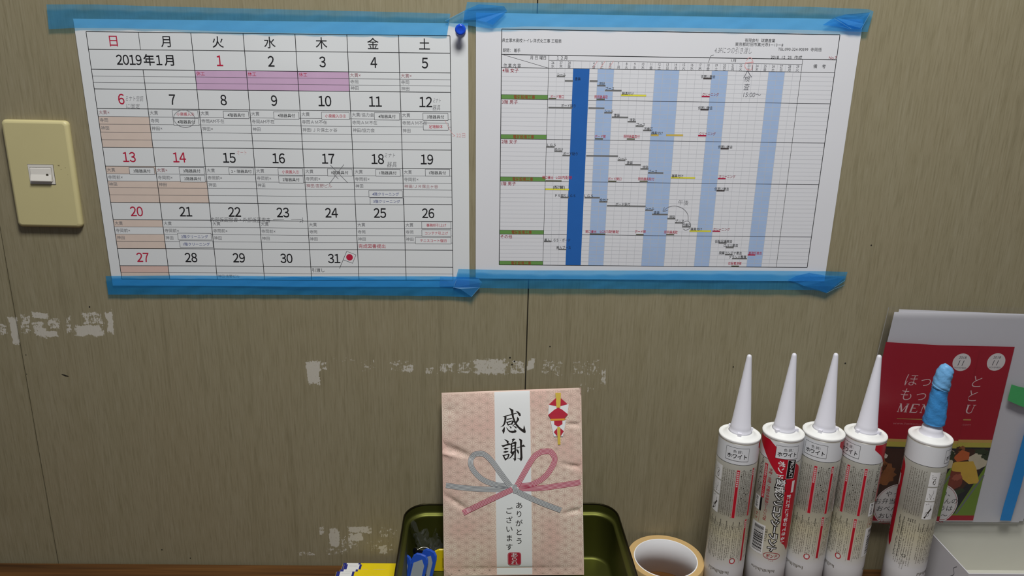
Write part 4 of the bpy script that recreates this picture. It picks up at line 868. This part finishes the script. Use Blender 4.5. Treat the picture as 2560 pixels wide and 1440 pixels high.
def cord(pts, line, fill, n=5, gap=3.1, h=.0003):
    c = smooth_pts(pts, 8); m = pk.sc(1280, 1210)
    pk.path(cd, [pk.px(*q) for q in c], (n-1)*gap*m+.0006, h, fill)
    for k in range(n):
        off = (k-(n-1)/2)*gap; out = []
        for i, q in enumerate(c):
            a = c[max(0, i-1)]; b = c[min(len(c)-1, i+1)]; dx, dy = b[0]-a[0], b[1]-a[1]; l = math.hypot(dx, dy) or 1
            out.append(pk.px(q[0]-dy/l*off, q[1]+dx/l*off))
        pk.path(cd, out, .00055, h+.0001, line)
cord([(1115, 1212), (1150, 1216), (1200, 1219), (1245, 1219), (1274, 1217)], GREYL, GREYF)
cord([(1274, 1212), (1240, 1208), (1205, 1194), (1182, 1170), (1177, 1150), (1186, 1134), (1201, 1131)], GREYL, GREYF)
cord([(1199, 1130), (1213, 1134), (1230, 1150), (1252, 1180), (1276, 1212)], GREYL, GREYF, h=.0005)
cord([(1297, 1217), (1345, 1217), (1400, 1211), (1451, 1205)], REDL, REDF)
cord([(1296, 1211), (1330, 1207), (1362, 1188), (1382, 1160), (1386, 1142), (1376, 1127), (1363, 1125)], REDL, REDF)
cord([(1366, 1125), (1350, 1128), (1332, 1142), (1312, 1175), (1291, 1212)], REDL, REDF, h=.0005)
cord([(1289, 1222), (1315, 1236), (1355, 1254), (1402, 1273)], GREYL, GREYF, h=.0006)
cord([(1158, 1280), (1200, 1258), (1245, 1236), (1281, 1219)], REDL, REDF, h=.0007)
cord([(1287, 1207), (1286, 1217), (1289, 1228)], GREYL, GREYF, n=4, h=.0009)
cd.build('printed_cord_bow', body)
st = MB(); dz = .0006; a = pk.px(1269, 1378); b = pk.px(1303, 1411); c = ((a[0]+b[0])/2, (a[1]+b[1])/2); w, hh = b[0]-a[0], b[1]-a[1]
pk.poly(st, [(c[0]+x, c[1]+y) for x, y in rrect(w, hh, w*.2)], .0003+dz, STAMP); pk.path(st, [(c[0]+x, c[1]+y) for x, y in rrect(w*.93, hh*.93, w*.18)], .0003, .0005+dz, REDF, True)
for k, ch in enumerate('あられ'): pk.text(st, ch, c[0], c[1]+hh*(-.30+.30*k), hh*.36, PWHITE, .0008+dz, 'C', sx=1.5)
st.build('red_stamp', body); pr_.build('printed_pattern', body)
# ------------------------------------------------------------------ what lies in the tin
KBLUE = M('key_tag_blue', (40, 84, 190), 0.35, var=0.05, spec=0.5); KLAB = M('tag_paper', (150, 158, 166), 0.7, var=.02); KYEL = M('key_tag_yellow', (226, 200, 20), 0.35, var=.04, spec=.5); STEEL = M('key_steel', (178, 176, 168), 0.25, 1.0, var=.1)
def key_tag(name, label, mat, base, lean_x, lean_y, rz, w=.021, h=.044, with_label=True):
    t = thing(name, label, 'key tag', base); t.rotation_euler = (lean_x, lean_y, rz)
    out = [(-w/2, 0), (w/2, 0), (w/2, h*.80), (w*.44, h*.91), (w*.28, h*.985), (0, h), (-w*.28, h*.985), (-w*.44, h*.91), (-w/2, h*.80)]
    def shape(ins): 
        cx, cz = 0, h*.45
        return [(cx+(x-cx)*(1-ins/(w/2)), cz+(z-cz)*(1-ins/(w/2)*.6)) for x, z in out]
    th = .0030
    mb = MB(); rings = [[(x, y, z) for x, z in shape(i)] for y, i in ((th/2, .0010), (th/2-.0008, .0), (-th/2+.0008, .0), (-th/2, .0010))]
    loft(mb, rings, mat, True, True, False); mb.build('tag_body', t, clean=True)
    if with_label:
        mb = MB(); i = .0035; lb = [(-w/2+i, i), (w/2-i, i), (w/2-i, h*.70), (w*.12, h*.86), (-w/2+i, h*.70)]
        mb.add([(x, -th/2-.0003, z) for x, z in lb], [tuple(range(5))], KLAB)
        mb.add([(x, -th/2-.0004, z) for x, z in ((-.002, h*.30), (.0005, h*.31), (.0004, h*.33), (-.002, h*.325))]+[(x, -th/2-.0004, z) for x, z in ((.0015, h*.27), (.0022, h*.27), (.0024, h*.33), (.0016, h*.33))], [(0, 1, 2, 3), (4, 5, 6, 7)], LBLK)
        mb.build('paper_label', t)
    else:
        mb = MB(); Surface.path(type('S', (Surface,), {'P': lambda s, u, v, hh: Vector((u, -th/2-.0004, v))})(), mb, [(-w*.1, h*.62), (-w*.1, h*.22), (w*.42, h*.22)], .0012, 0, M('tag_groove', (168, 146, 10), .5)); mb.build('window_slot', t)
    return t
KG = 'key tags in the tin'
def tin_pt(px, py, z): return on_level(px, py, z)
b1 = at_depth(1035, 1440, -.075); b1.z = FLOOR
key_tag('key_tag', 'blue key tag with white paper label, in front in the olive tin', KBLUE, (b1.x-.001, -.072, FLOOR), math.radians(-16), math.radians(9), math.radians(-14))
key_tag('key_tag', 'blue key tag standing behind the front tag in the olive tin', KBLUE, (b1.x+.0095, -.066, FLOOR), math.radians(-14), math.radians(7), math.radians(-26), h=.047)
key_tag('key_tag', 'blue key tag pressed against the left wall of the olive tin', KBLUE, (b1.x-.0185, -.066, FLOOR), math.radians(-12), math.radians(5), math.radians(-30), h=.041)
key_tag('key_tag', 'yellow plastic key tag half hidden behind the gift packet', KYEL, (-.0530, -.0390, FLOOR), math.radians(-4), math.radians(1), 0, w=.030, h=.031, with_label=False)
for o in COL.objects:
    if o.name.startswith('key_tag') and o.get('category'): o['group'] = KG
# a small bunch of keys
kb = thing('key_bunch', 'small bunch of shiny steel keys between the blue and yellow tags', 'keys', (-.0790, -.0500, FLOOR))
kr = random.Random(4)
for i in range(3):
    mb = MB(); a = (-.5, .25, .9)[i]; y = -.004+i*.0042
    ou = [(.0085*math.cos(t), .030+.0085*math.sin(t)) for t in [2*math.pi*k/18 for k in range(18)]]
    sh = [(-.003, .0215), (-.003, .002), (0, 0), (.002, .002), (.003, .005), (.0018, .008), (.003, .011), (.003, .0215)]
    for poly in (ou, sh):
        v = [(x*math.cos(a)-z*math.sin(a)*.35, y-.001, z+abs(x)*.2) for x, z in poly]; n_ = len(v); v2 = [(p[0], p[1]+.002, p[2]) for p in v]
        mb.add(v+v2, [tuple(range(n_)), tuple(range(2*n_-1, n_-1, -1))]+[(k, n_+k, n_+(k+1) % n_, (k+1) % n_) for k in range(n_)], STEEL)
    mb.build('key', kb)
mb = MB(); R_, r_ = .0095, .0008
V = [((R_+r_*math.cos(b))*math.cos(a), (R_+r_*math.cos(b))*math.sin(a)*.6, .034+r_*math.sin(b)+.004*math.sin(a)) for a in [2*math.pi*i/28 for i in range(28)] for b in [2*math.pi*j/8 for j in range(8)]]
mb.add(V, [(i*8+j, ((i+1) % 28)*8+j, ((i+1) % 28)*8+(j+1) % 8, i*8+(j+1) % 8) for i in range(28) for j in range(8)], STEEL, True); mb.build('ring', kb)
# crumpled clear bag
def clear_material(name, tint, gl=.12, rough=.12):
    m = bpy.data.materials.new(name); m.use_nodes = True; nt = m.node_tree; N = nt.nodes; L = nt.links; N.remove(N['Principled BSDF']); out = N['Material Output']
    tr = N.new('ShaderNodeBsdfTransparent'); tr.inputs[0].default_value = (*tint, 1); g = N.new('ShaderNodeBsdfGlossy'); g.inputs['Roughness'].default_value = rough; d = N.new('ShaderNodeBsdfDiffuse'); d.inputs[0].default_value = (.8, .82, .85, 1)
    fr = N.new('ShaderNodeFresnel'); fr.inputs[0].default_value = 1.35; mm = N.new('ShaderNodeMath'); mm.operation = 'MULTIPLY_ADD'; mm.inputs[1].default_value = .45; mm.inputs[2].default_value = gl*.2; L.new(fr.outputs[0], mm.inputs[0])
    a = N.new('ShaderNodeMixShader'); L.new(mm.outputs[0], a.inputs[0]); L.new(tr.outputs[0], a.inputs[1]); L.new(g.outputs[0], a.inputs[2])
    b = N.new('ShaderNodeMixShader'); b.inputs[0].default_value = gl; L.new(a.outputs[0], b.inputs[1]); L.new(d.outputs[0], b.inputs[2]); L.new(b.outputs[0], out.inputs[0]); return m
CLEARB = clear_material('clear_bag_film', (.90, .92, .92), .05)
mb = MB(); br = random.Random(9); nu, nv = 16, 14; V = []
for j in range(nv+1):
    for i in range(nu+1):
        a, b = i/nu, j/nv
        x = -.0930+.034*a+.004*math.sin(b*5)+br.uniform(-.0015, .0015); y = -.044+.014*math.sin(a*7+b*3)*(.4+b)-.010*b+br.uniform(-.002, .002)
        z = FLOOR+.001+(.056+.012*math.sin(a*6+.5)+.007*math.sin(a*15))*b
        V.append((x, max(-.040, min(y+.012, -.0185)), z))
mb.add(V, [(j*(nu+1)+i, j*(nu+1)+i+1, (j+1)*(nu+1)+i+1, (j+1)*(nu+1)+i) for j in range(nv) for i in range(nu)], CLEARB)
tag(mb.build('plastic_bag'), 'crumpled clear plastic bag standing behind the blue key tags in the tin', 'plastic bag')
# black pouch under the packet
mb = MB(); BLKC = M('black_cloth', (24, 22, 22), .8, var=.2, scale=90, bump=.4)
pz = [(.0, .0), (.94, .0), (1.0, .25), (.97, .6), (.8, .9), (.3, 1.0)]
rings = [[(.052*k*math.cos(t)*(1+.05*math.sin(3*t)), .019*k*math.sin(t), .0135*z) for t in [2*math.pi*i/32 for i in range(32)]] for k, z in pz[1:]]
loft(mb, rings, BLKC, True, True); tag(mb.build('cloth_pouch', loc=(.084, -.0840, FLOOR)), 'black cloth pouch lying in the tin at the foot of the gift packet', 'pouch')

# ------------------------------------------------------------------ flat yellow packs left of the tin
PYEL = M('pack_yellow', (232, 206, 22), .4, var=.05, scale=50); PNAVY = M('pack_navy', (36, 44, 128), .45); PWH = M('pack_white', (226, 226, 224), .5); PSM = M('pack_smudge', (214, 186, 120), .5)
def pack(label, x0, y1, z0, rz, hh_):
    t = thing('yellow_pack', label, 'pack', (x0, y1, z0), 'yellow packs left of the tin'); t.rotation_euler = (0, 0, rz)
    w, d, h = .118, .040, hh_
    mb = MB(); loft(mb, [[(a+w/2, b-d/2, z) for a, b in rrect(w-2*i, d-2*i, .0012, 3)] for z, i in ((0, .0004), (.0005, 0), (h-.0005, 0), (h, .0004))], PYEL, True, True, False); mb.build('case', t)
    s = type('S', (Surface,), {'P': lambda s, u, v, hh: Vector((u, -v, h+hh))})()
    mb = MB(); s.rect(mb, .0006, .0006, .0052, d-.0006, .0002, PNAVY); s.rect(mb, .0052, .0006, .0205, d-.0006, .0002, PWH); s.rect(mb, .0205, .0006, .0234, d-.0006, .0002, PNAVY)
    for k in range(5): s.line(mb, (.007, .004+k*.007), (.018, .004+k*.007), .0005, .0003, M('pack_grey', (190, 190, 196), .5))
    s.disc(mb, (.0285, .012), .006, .0028, .00015, PSM); s.disc(mb, (.048, .012), .012, .0030, .00015, PSM); mb.build('label_band', t)
pack('yellow pack with white label, lowest and nearest the wall beside the tin', -.1885, -.0120, 0, 0, .0105)
pack('thin yellow pack with white label, second from the wall in the fanned stack', -.1862, -.0165, .0106, math.radians(-.6), .0012)
pack('thin yellow pack with white label, third from the wall in the fanned stack', -.1892, -.0285, .0119, math.radians(.3), .0012)
pack('thin yellow pack with white label, topmost and frontmost of the fanned stack', -.1925, -.0345, .0132, math.radians(.2), .0012)

# ------------------------------------------------------------------ white open box
BOXW = M('white_card', (212, 211, 216), .7, var=.02); BOXI = M('shaded_card_inside', (206, 205, 194), .8, var=.04, scale=14)  # inside card tinted greyer, the box's inner shading put into its colour
bx0, bx1, by0, by1, bh, tk = .5715, .800, -.1150, -.0040, .0785, .0012
wbx = thing('white_card_box', 'open white cardboard box standing on the desk at the right edge', 'box', (bx0, by0, 0))
bw, bd = bx1-bx0, by1-by0
def bpart(name, x0, x1, y0, y1, z0, z1, mi=BOXW):
    mb = MB(); box(mb, x0, x1, y0, y1, z0, z1, mi); return mb.build(name, wbx)
bpart('left_side', 0, tk, 0, bd, 0, bh); bpart('right_side', bw-tk, bw, 0, bd, 0, bh); bpart('front_side', tk, bw-tk, 0, tk, 0, bh); bpart('back_side', tk, bw-tk, bd-tk, bd, 0, bh, BOXI); bpart('bottom', tk, bw-tk, tk, bd-tk, 0, tk, BOXI)
s = type('S', (Surface,), {'P': lambda s, u, v, hh: Vector((-hh, u, v))})(); mb = MB(); s.path(mb, smooth_pts([(.030, .052), (.024, .060), (.027, .066), (.022, .072)]), .0007, .0003, INK_GREY); mb.build('pencil_mark', wbx)

# ------------------------------------------------------------------ clear sleeve with papers and two menus
SY = .0080
RESTZ = bh
def sheet(off, q): return Page(*[on_wall(x, y, off) for x, y in q])
A4q = [(2236, 780), (2674, 790), (2547, 1306), (2109, 1303)]
SHEETW = M('white_sheet', (222, 221, 226), .7, var=.015, scale=12); LRD = M('menu_red', (176, 16, 42), .45, var=.04, scale=9); MCREAM = M('menu_letter', (240, 214, 214), .5); MGOLD = M('menu_gold', (212, 172, 96), .5); MWHITE = M('menu_white', (238, 234, 232), .5)
pg = sheet(SY, [(2248, 773), (2690, 790), (2558, 1303), (2118, 1301)]); mb = MB(); pg.grid(mb, 0, 0, pg.W, pg.H, SHEETW, .02)
tag(mb.build('paper_sheet'), 'white paper sheet at the very back of the clear sleeve, its top edge showing', 'paper', 'papers in the sleeve')
pg = sheet(SY+.0009, A4q); mb = MB(); pg.grid(mb, 0, 0, pg.W, pg.H, SHEETW, .02)
tag(mb.build('paper_sheet'), 'white paper sheet directly behind the red menus in the clear sleeve', 'paper', 'papers in the sleeve')
RICE = M('rice_white', (222, 214, 200), .6); FRY = M('fried_brown', (150, 92, 48), .6, var=.35, scale=120); DKBR = M('dark_brown_food', (70, 40, 26), .6, var=.3, scale=90); GRN = M('lawn_green', (120, 150, 48), .6, var=.2, scale=20); YGR = M('yellow_green', (196, 186, 80), .6, var=.1); CARR = M('carrot_orange', (206, 104, 52), .6, var=.1); EGGY = M('egg_yellow', (222, 182, 72), .6, var=.12, scale=80); MEAT = M('meat_red_brown', (140, 64, 46), .6, var=.3, scale=140); TRAY = M('tray_black', (34, 34, 36), .5); SALD = M('salad_pale', (214, 204, 178), .6, var=.12, scale=80); LEAF = M('leaf_dark_green', (50, 64, 36), .6, var=.2)
def menu(label, quad, off, seed):
    p = sheet(off, quad); W, Hh = p.W, p.H; q = lambda a, b: (a*W, b*Hh); r_ = random.Random(seed)
    mb = MB(); p.grid(mb, 0, 0, W, Hh, LRD, .02, h=0)
    V = [p.P(W*i, Hh*j, -.0004) for j in (0, 1) for i in (0, 1)]; mb.add(V, [(0, 1, 3, 2)], LRD)
    root = mb.build('menu_leaflet'); tag(root, label, 'menu leaflet', 'red menus in the sleeve')
    fd = MB()
    def blob(a, b, ra, rb, mat, h, jag=.10, rot=0.0, n=22):
        pts = []
        for i in range(n):
            t = 2*math.pi*i/n; k = 1+r_.uniform(-jag, jag); x, y = ra*W*k*math.cos(t), rb*Hh*k*math.sin(t)
            x, y = x*math.cos(rot)-y*math.sin(rot), x*math.sin(rot)+y*math.cos(rot)
            pts.append((min(W*.999, max(.001*W, a*W+x)), min(Hh*.962, max(Hh*.532, b*Hh+y))))
        p.poly(fd, pts, h, mat)
    p.rect(fd, 0, Hh*.532, W, Hh*.965, .0002, GRN, .02); p.rect(fd, 0, Hh*.516, W, Hh*.532, .0002, MGOLD, .02); p.rect(fd, 0, Hh*.532, W, Hh*.56, .00025, YGR, .02)
    p.poly(fd, [q(0, .56), q(1, .56), q(1, .66), q(.78, .955), q(0, .955)], .0003, TRAY); p.poly(fd, [q(0, .57), q(.98, .57), q(.97, .66), q(.70, .90), q(0, .93)], .00035, DKBR)
    p.line(fd, q(1, .72), q(.80, .955), .0022, .0004, M('tray_rim', (120, 124, 126), .4))
    blob(.12, .61, .16, .05, RICE, .0005, .12); blob(.16, .68, .15, .07, FRY, .0006, .14); blob(.10, .78, .16, .07, DKBR, .0006, .15); blob(.30, .72, .12, .06, FRY, .0006, .18); blob(.27, .83, .14, .05, DKBR, .0006, .15)
    blob(.92, .63, .12, .055, SALD, .0005, .15); blob(.92, .585, .09, .018, LEAF, .00055, .3); blob(.99, .61, .07, .02, LEAF, .00055, .3); blob(.66, .585, .05, .03, DKBR, .0006, .15); blob(.70, .575, .035, .022, FRY, .0006, .15)
    p.poly(fd, [q(.63, .62), q(.70, .575), q(.79, .59), q(.80, .63), q(.68, .645)], .0007, CARR)
    p.poly(fd, [q(.60, .67), q(.66, .645), q(.85, .64), q(.90, .68), q(.96, .755), q(.95, .77), q(.86, .775), q(.66, .70)], .0008, EGGY)
    blob(.60, .71, .12, .022, EGGY, .0007, .1, .2); blob(.64, .755, .15, .062, MEAT, .0009, .10); blob(.72, .735, .05, .02, M('meat_glaze', (176, 96, 76), .4), .00095, .2); blob(.58, .78, .05, .02, M('meat_glaze', (176, 96, 76), .4), .00095, .2)
    p.poly(fd, [q(.60, .84), q(.80, .80), q(.84, .815), q(.72, .86), q(.60, .875)], .0007, LEAF)
    R_ = .262*W; c = q(.53, .900)
    circ = [(c[0]+R_*math.cos(t), c[1]+R_*math.sin(t)) for t in [2*math.pi*i/48 for i in range(48)]]
    circ = [(u, min(v, Hh*.998)) for u, v in circ]
    p.rect(fd, 0, Hh*.965, W, Hh*.996, .0002, LRD, .02); p.rect(fd, 0, Hh*.996, W, Hh, .0003, MWHITE, .02)
    p.poly(fd, circ, .0011, MWHITE); p.path(fd, [(c[0]+R_*.95*math.cos(t), min(c[1]+R_*.95*math.sin(t), Hh*.99)) for t in [2*math.pi*i/48 for i in range(48)]], .0005, .0013, LRED2, True)
    fd.build('food_picture', root)
    tx = MB(); em = W*.075
    for k, s_ in enumerate(('やっぱり、', 'お弁当屋さんの', 'おべんとうは', 'おいしい～')): p.text(tx, s_, c[0], c[1]-R_*.52+R_*.34*k, em, BRUSH, .0014, 'C')
    p.text(tx, 'Hotto Motto', c[0], c[1]+R_*.80, em*.8, LRED2, .0014, 'C', shear=.25)
    tx.build('badge_text', root); tx = MB()
    cc = q(.84, .083); rr = W*.096
    p.disc(tx, cc, rr, rr, .0008, MWHITE, 40); p.text(tx, '2018', cc[0], cc[1]-rr*.55, rr*.42, INK_MID, .0010, 'C', shear=.15); p.text(tx, '11', cc[0]-rr*.05, cc[1]+rr*.05, rr*.9, INK_MID, .0010, 'C', shear=.22, style=-.01); p.text(tx, 'NOVEMBER', cc[0], cc[1]+rr*.62, rr*.26, INK_GREY, .0010, 'C')
    tx.build('date_badge', root); tx = MB()
    e2 = W*.155
    for s_, aa, bb in (('ほ', .36, .190), ('っ', .515, .190), ('と', .69, .190), ('も', .34, .268), ('っ', .50, .268), ('と', .68, .268)): p.text(tx, s_, *q(aa, bb), e2, MCREAM, .0008, 'C', style=-.012, shear=.08)
    # slanted serif capitals
    def serif(ch, a, b):
        w_, h_ = W*.105, Hh*.045; x0, y0 = a*W-w_/2, b*Hh+h_/2
        st = {'M': [((.08, 0), (.22, 1), .06), ((.22, 1), (.46, 0), .16), ((.46, 0), (.92, 1), .06), ((.92, 1), (.84, 0), .16), ((.0, 0), (.2, 0), .06), ((.7, 0), (1, 0), .06), ((.1, 1), (.3, 1), .06), ((.8, 1), (1.06, 1), .06)],
              'E': [((.15, 0), (.28, 1), .16), ((.05, 0), (.75, 0), .07), ((.2, 1), (.9, 1), .07), ((.22, .52), (.6, .52), .06), ((.75, 0), (.82, .22), .06), ((.9, 1), (.86, .8), .06)],
              'N': [((.1, 0), (.24, 1), .06), ((.24, 1), (.72, 0), .16), ((.72, 0), (.88, 1), .06), ((.0, 0), (.24, 0), .06), ((.76, 1), (1.02, 1), .06), ((.1, 1), (.26, 1), .06)],
              'U': [((.2, 1), (.12, .3), .15), ((.12, .3), (.2, .06), .13), ((.2, .06), (.42, -.02), .09), ((.42, -.02), (.64, .1), .07), ((.64, .1), (.8, 1), .06), ((.06, 1), (.38, 1), .06), ((.66, 1), (.96, 1), .06)]}[ch]
        for p0, p1, t in st: p.line(tx, (x0+p0[0]*w_, y0-p0[1]*h_), (x0+p1[0]*w_, y0-p1[1]*h_), t*w_, .0008, MCREAM)
    for ch, a in (('M', .335), ('E', .46), ('N', .575), ('U', .69)): serif(ch, a, .343)
    p.line(tx, q(.30, .4025), q(.72, .4045), .0009, .0008, MGOLD); p.line(tx, q(.30, .4025), q(.72, .4005), .0006, .0008, MGOLD)
    p.text(tx, 'www.hottomotto.com', *q(.50, .428), W*.038, M('menu_small_letter', (210, 120, 128), .5), .0008, 'C', fit=W*.46)
    tx.build('title_text', root); return root
menu('red menu leaflet showing behind, its white round date badge at the far right', [(2302, 862), (2537, 867), (2432, 1303), (2197, 1302)], SY+.0024, 1)
menu('red menu leaflet in front, its left half beside the fourth cartridge', [(2215, 855), (2451, 869), (2347, 1305), (2111, 1303)], SY+.0042, 2)
CLEARS = clear_material('clear_sleeve_film', (.975, .975, .98), .012, .25)
pg = sheet(SY+.0072, [(2222, 768), (2692, 772), (2560, 1309), (2092, 1306)])
mb = MB(); pg.grid(mb, 0, 0, pg.W, pg.H, CLEARS, .02)
bk = Page(*[on_wall(x, y, SY-.0012) for x, y in [(2221, 764), (2692, 768), (2560, 1309), (2092, 1306)]]); bk.grid(mb, 0, 0, bk.W, bk.H, CLEARS, .02)
for a, b in (((0, 0), (0, pg.H)), ((0, pg.H), (pg.W, pg.H))): pg.line(mb, a, b, .0008, .0003, M('sleeve_edge', (150, 148, 142), .3))
slv = mb.build('clear_sleeve'); tag(slv, 'clear plastic sleeve holding white papers and red menus against the wall', 'document sleeve')
GT = M('green_tape', (70, 160, 96), .45, var=.08, scale=80)
mb = MB(); tq = [(2529, 961), (2548, 967), (2604, 978), (2590, 1024), (2553, 1016), (2519, 1001)]
V = [on_wall(x, y, SY+.0080) for x, y in tq]; mb.add(V+[v+Vector((0, .0002, 0)) for v in V], [tuple(range(6)), tuple(range(11, 5, -1))]+[(i, (i+1) % 6, 6+(i+1) % 6, 6+i) for i in range(6)], GT); tag(mb.build('green_tape_piece'), 'torn piece of green tape on the right side of the clear sleeve', 'tape')
BT = M('blue_tape_solid', (38, 128, 196), .4, var=.12, scale=26)
p0 = [(2500, 1301), (2510, 1262), (2524, 1215), (2548, 1130), (2566, 1065)]; p1 = [(2527, 1302), (2538, 1265), (2552, 1218), (2574, 1135), (2592, 1068)]
V = []; 
for a, b in zip(p0, p1): V += [on_wall(*a, SY+.0082), on_wall(*b, SY+.0082)]
mb = MB(); nV = len(V); mb.add(V+[v+Vector((0, .0002, 0)) for v in V], [(2*i, 2*i+1, 2*i+3, 2*i+2) for i in range(4)]+[(nV+2*i, nV+2*i+2, nV+2*i+3, nV+2*i+1) for i in range(4)]+[(2*i, 2*i+2, nV+2*i+2, nV+2*i) for i in range(4)]+[(2*i+1, nV+2*i+1, nV+2*i+3, 2*i+3) for i in range(4)], BT); tag(mb.build('blue_tape_piece'), 'upright strip of blue tape down the right edge of the clear sleeve', 'tape')
bpy.data.objects.remove(_to, do_unlink=True); bpy.data.curves.remove(_cu)
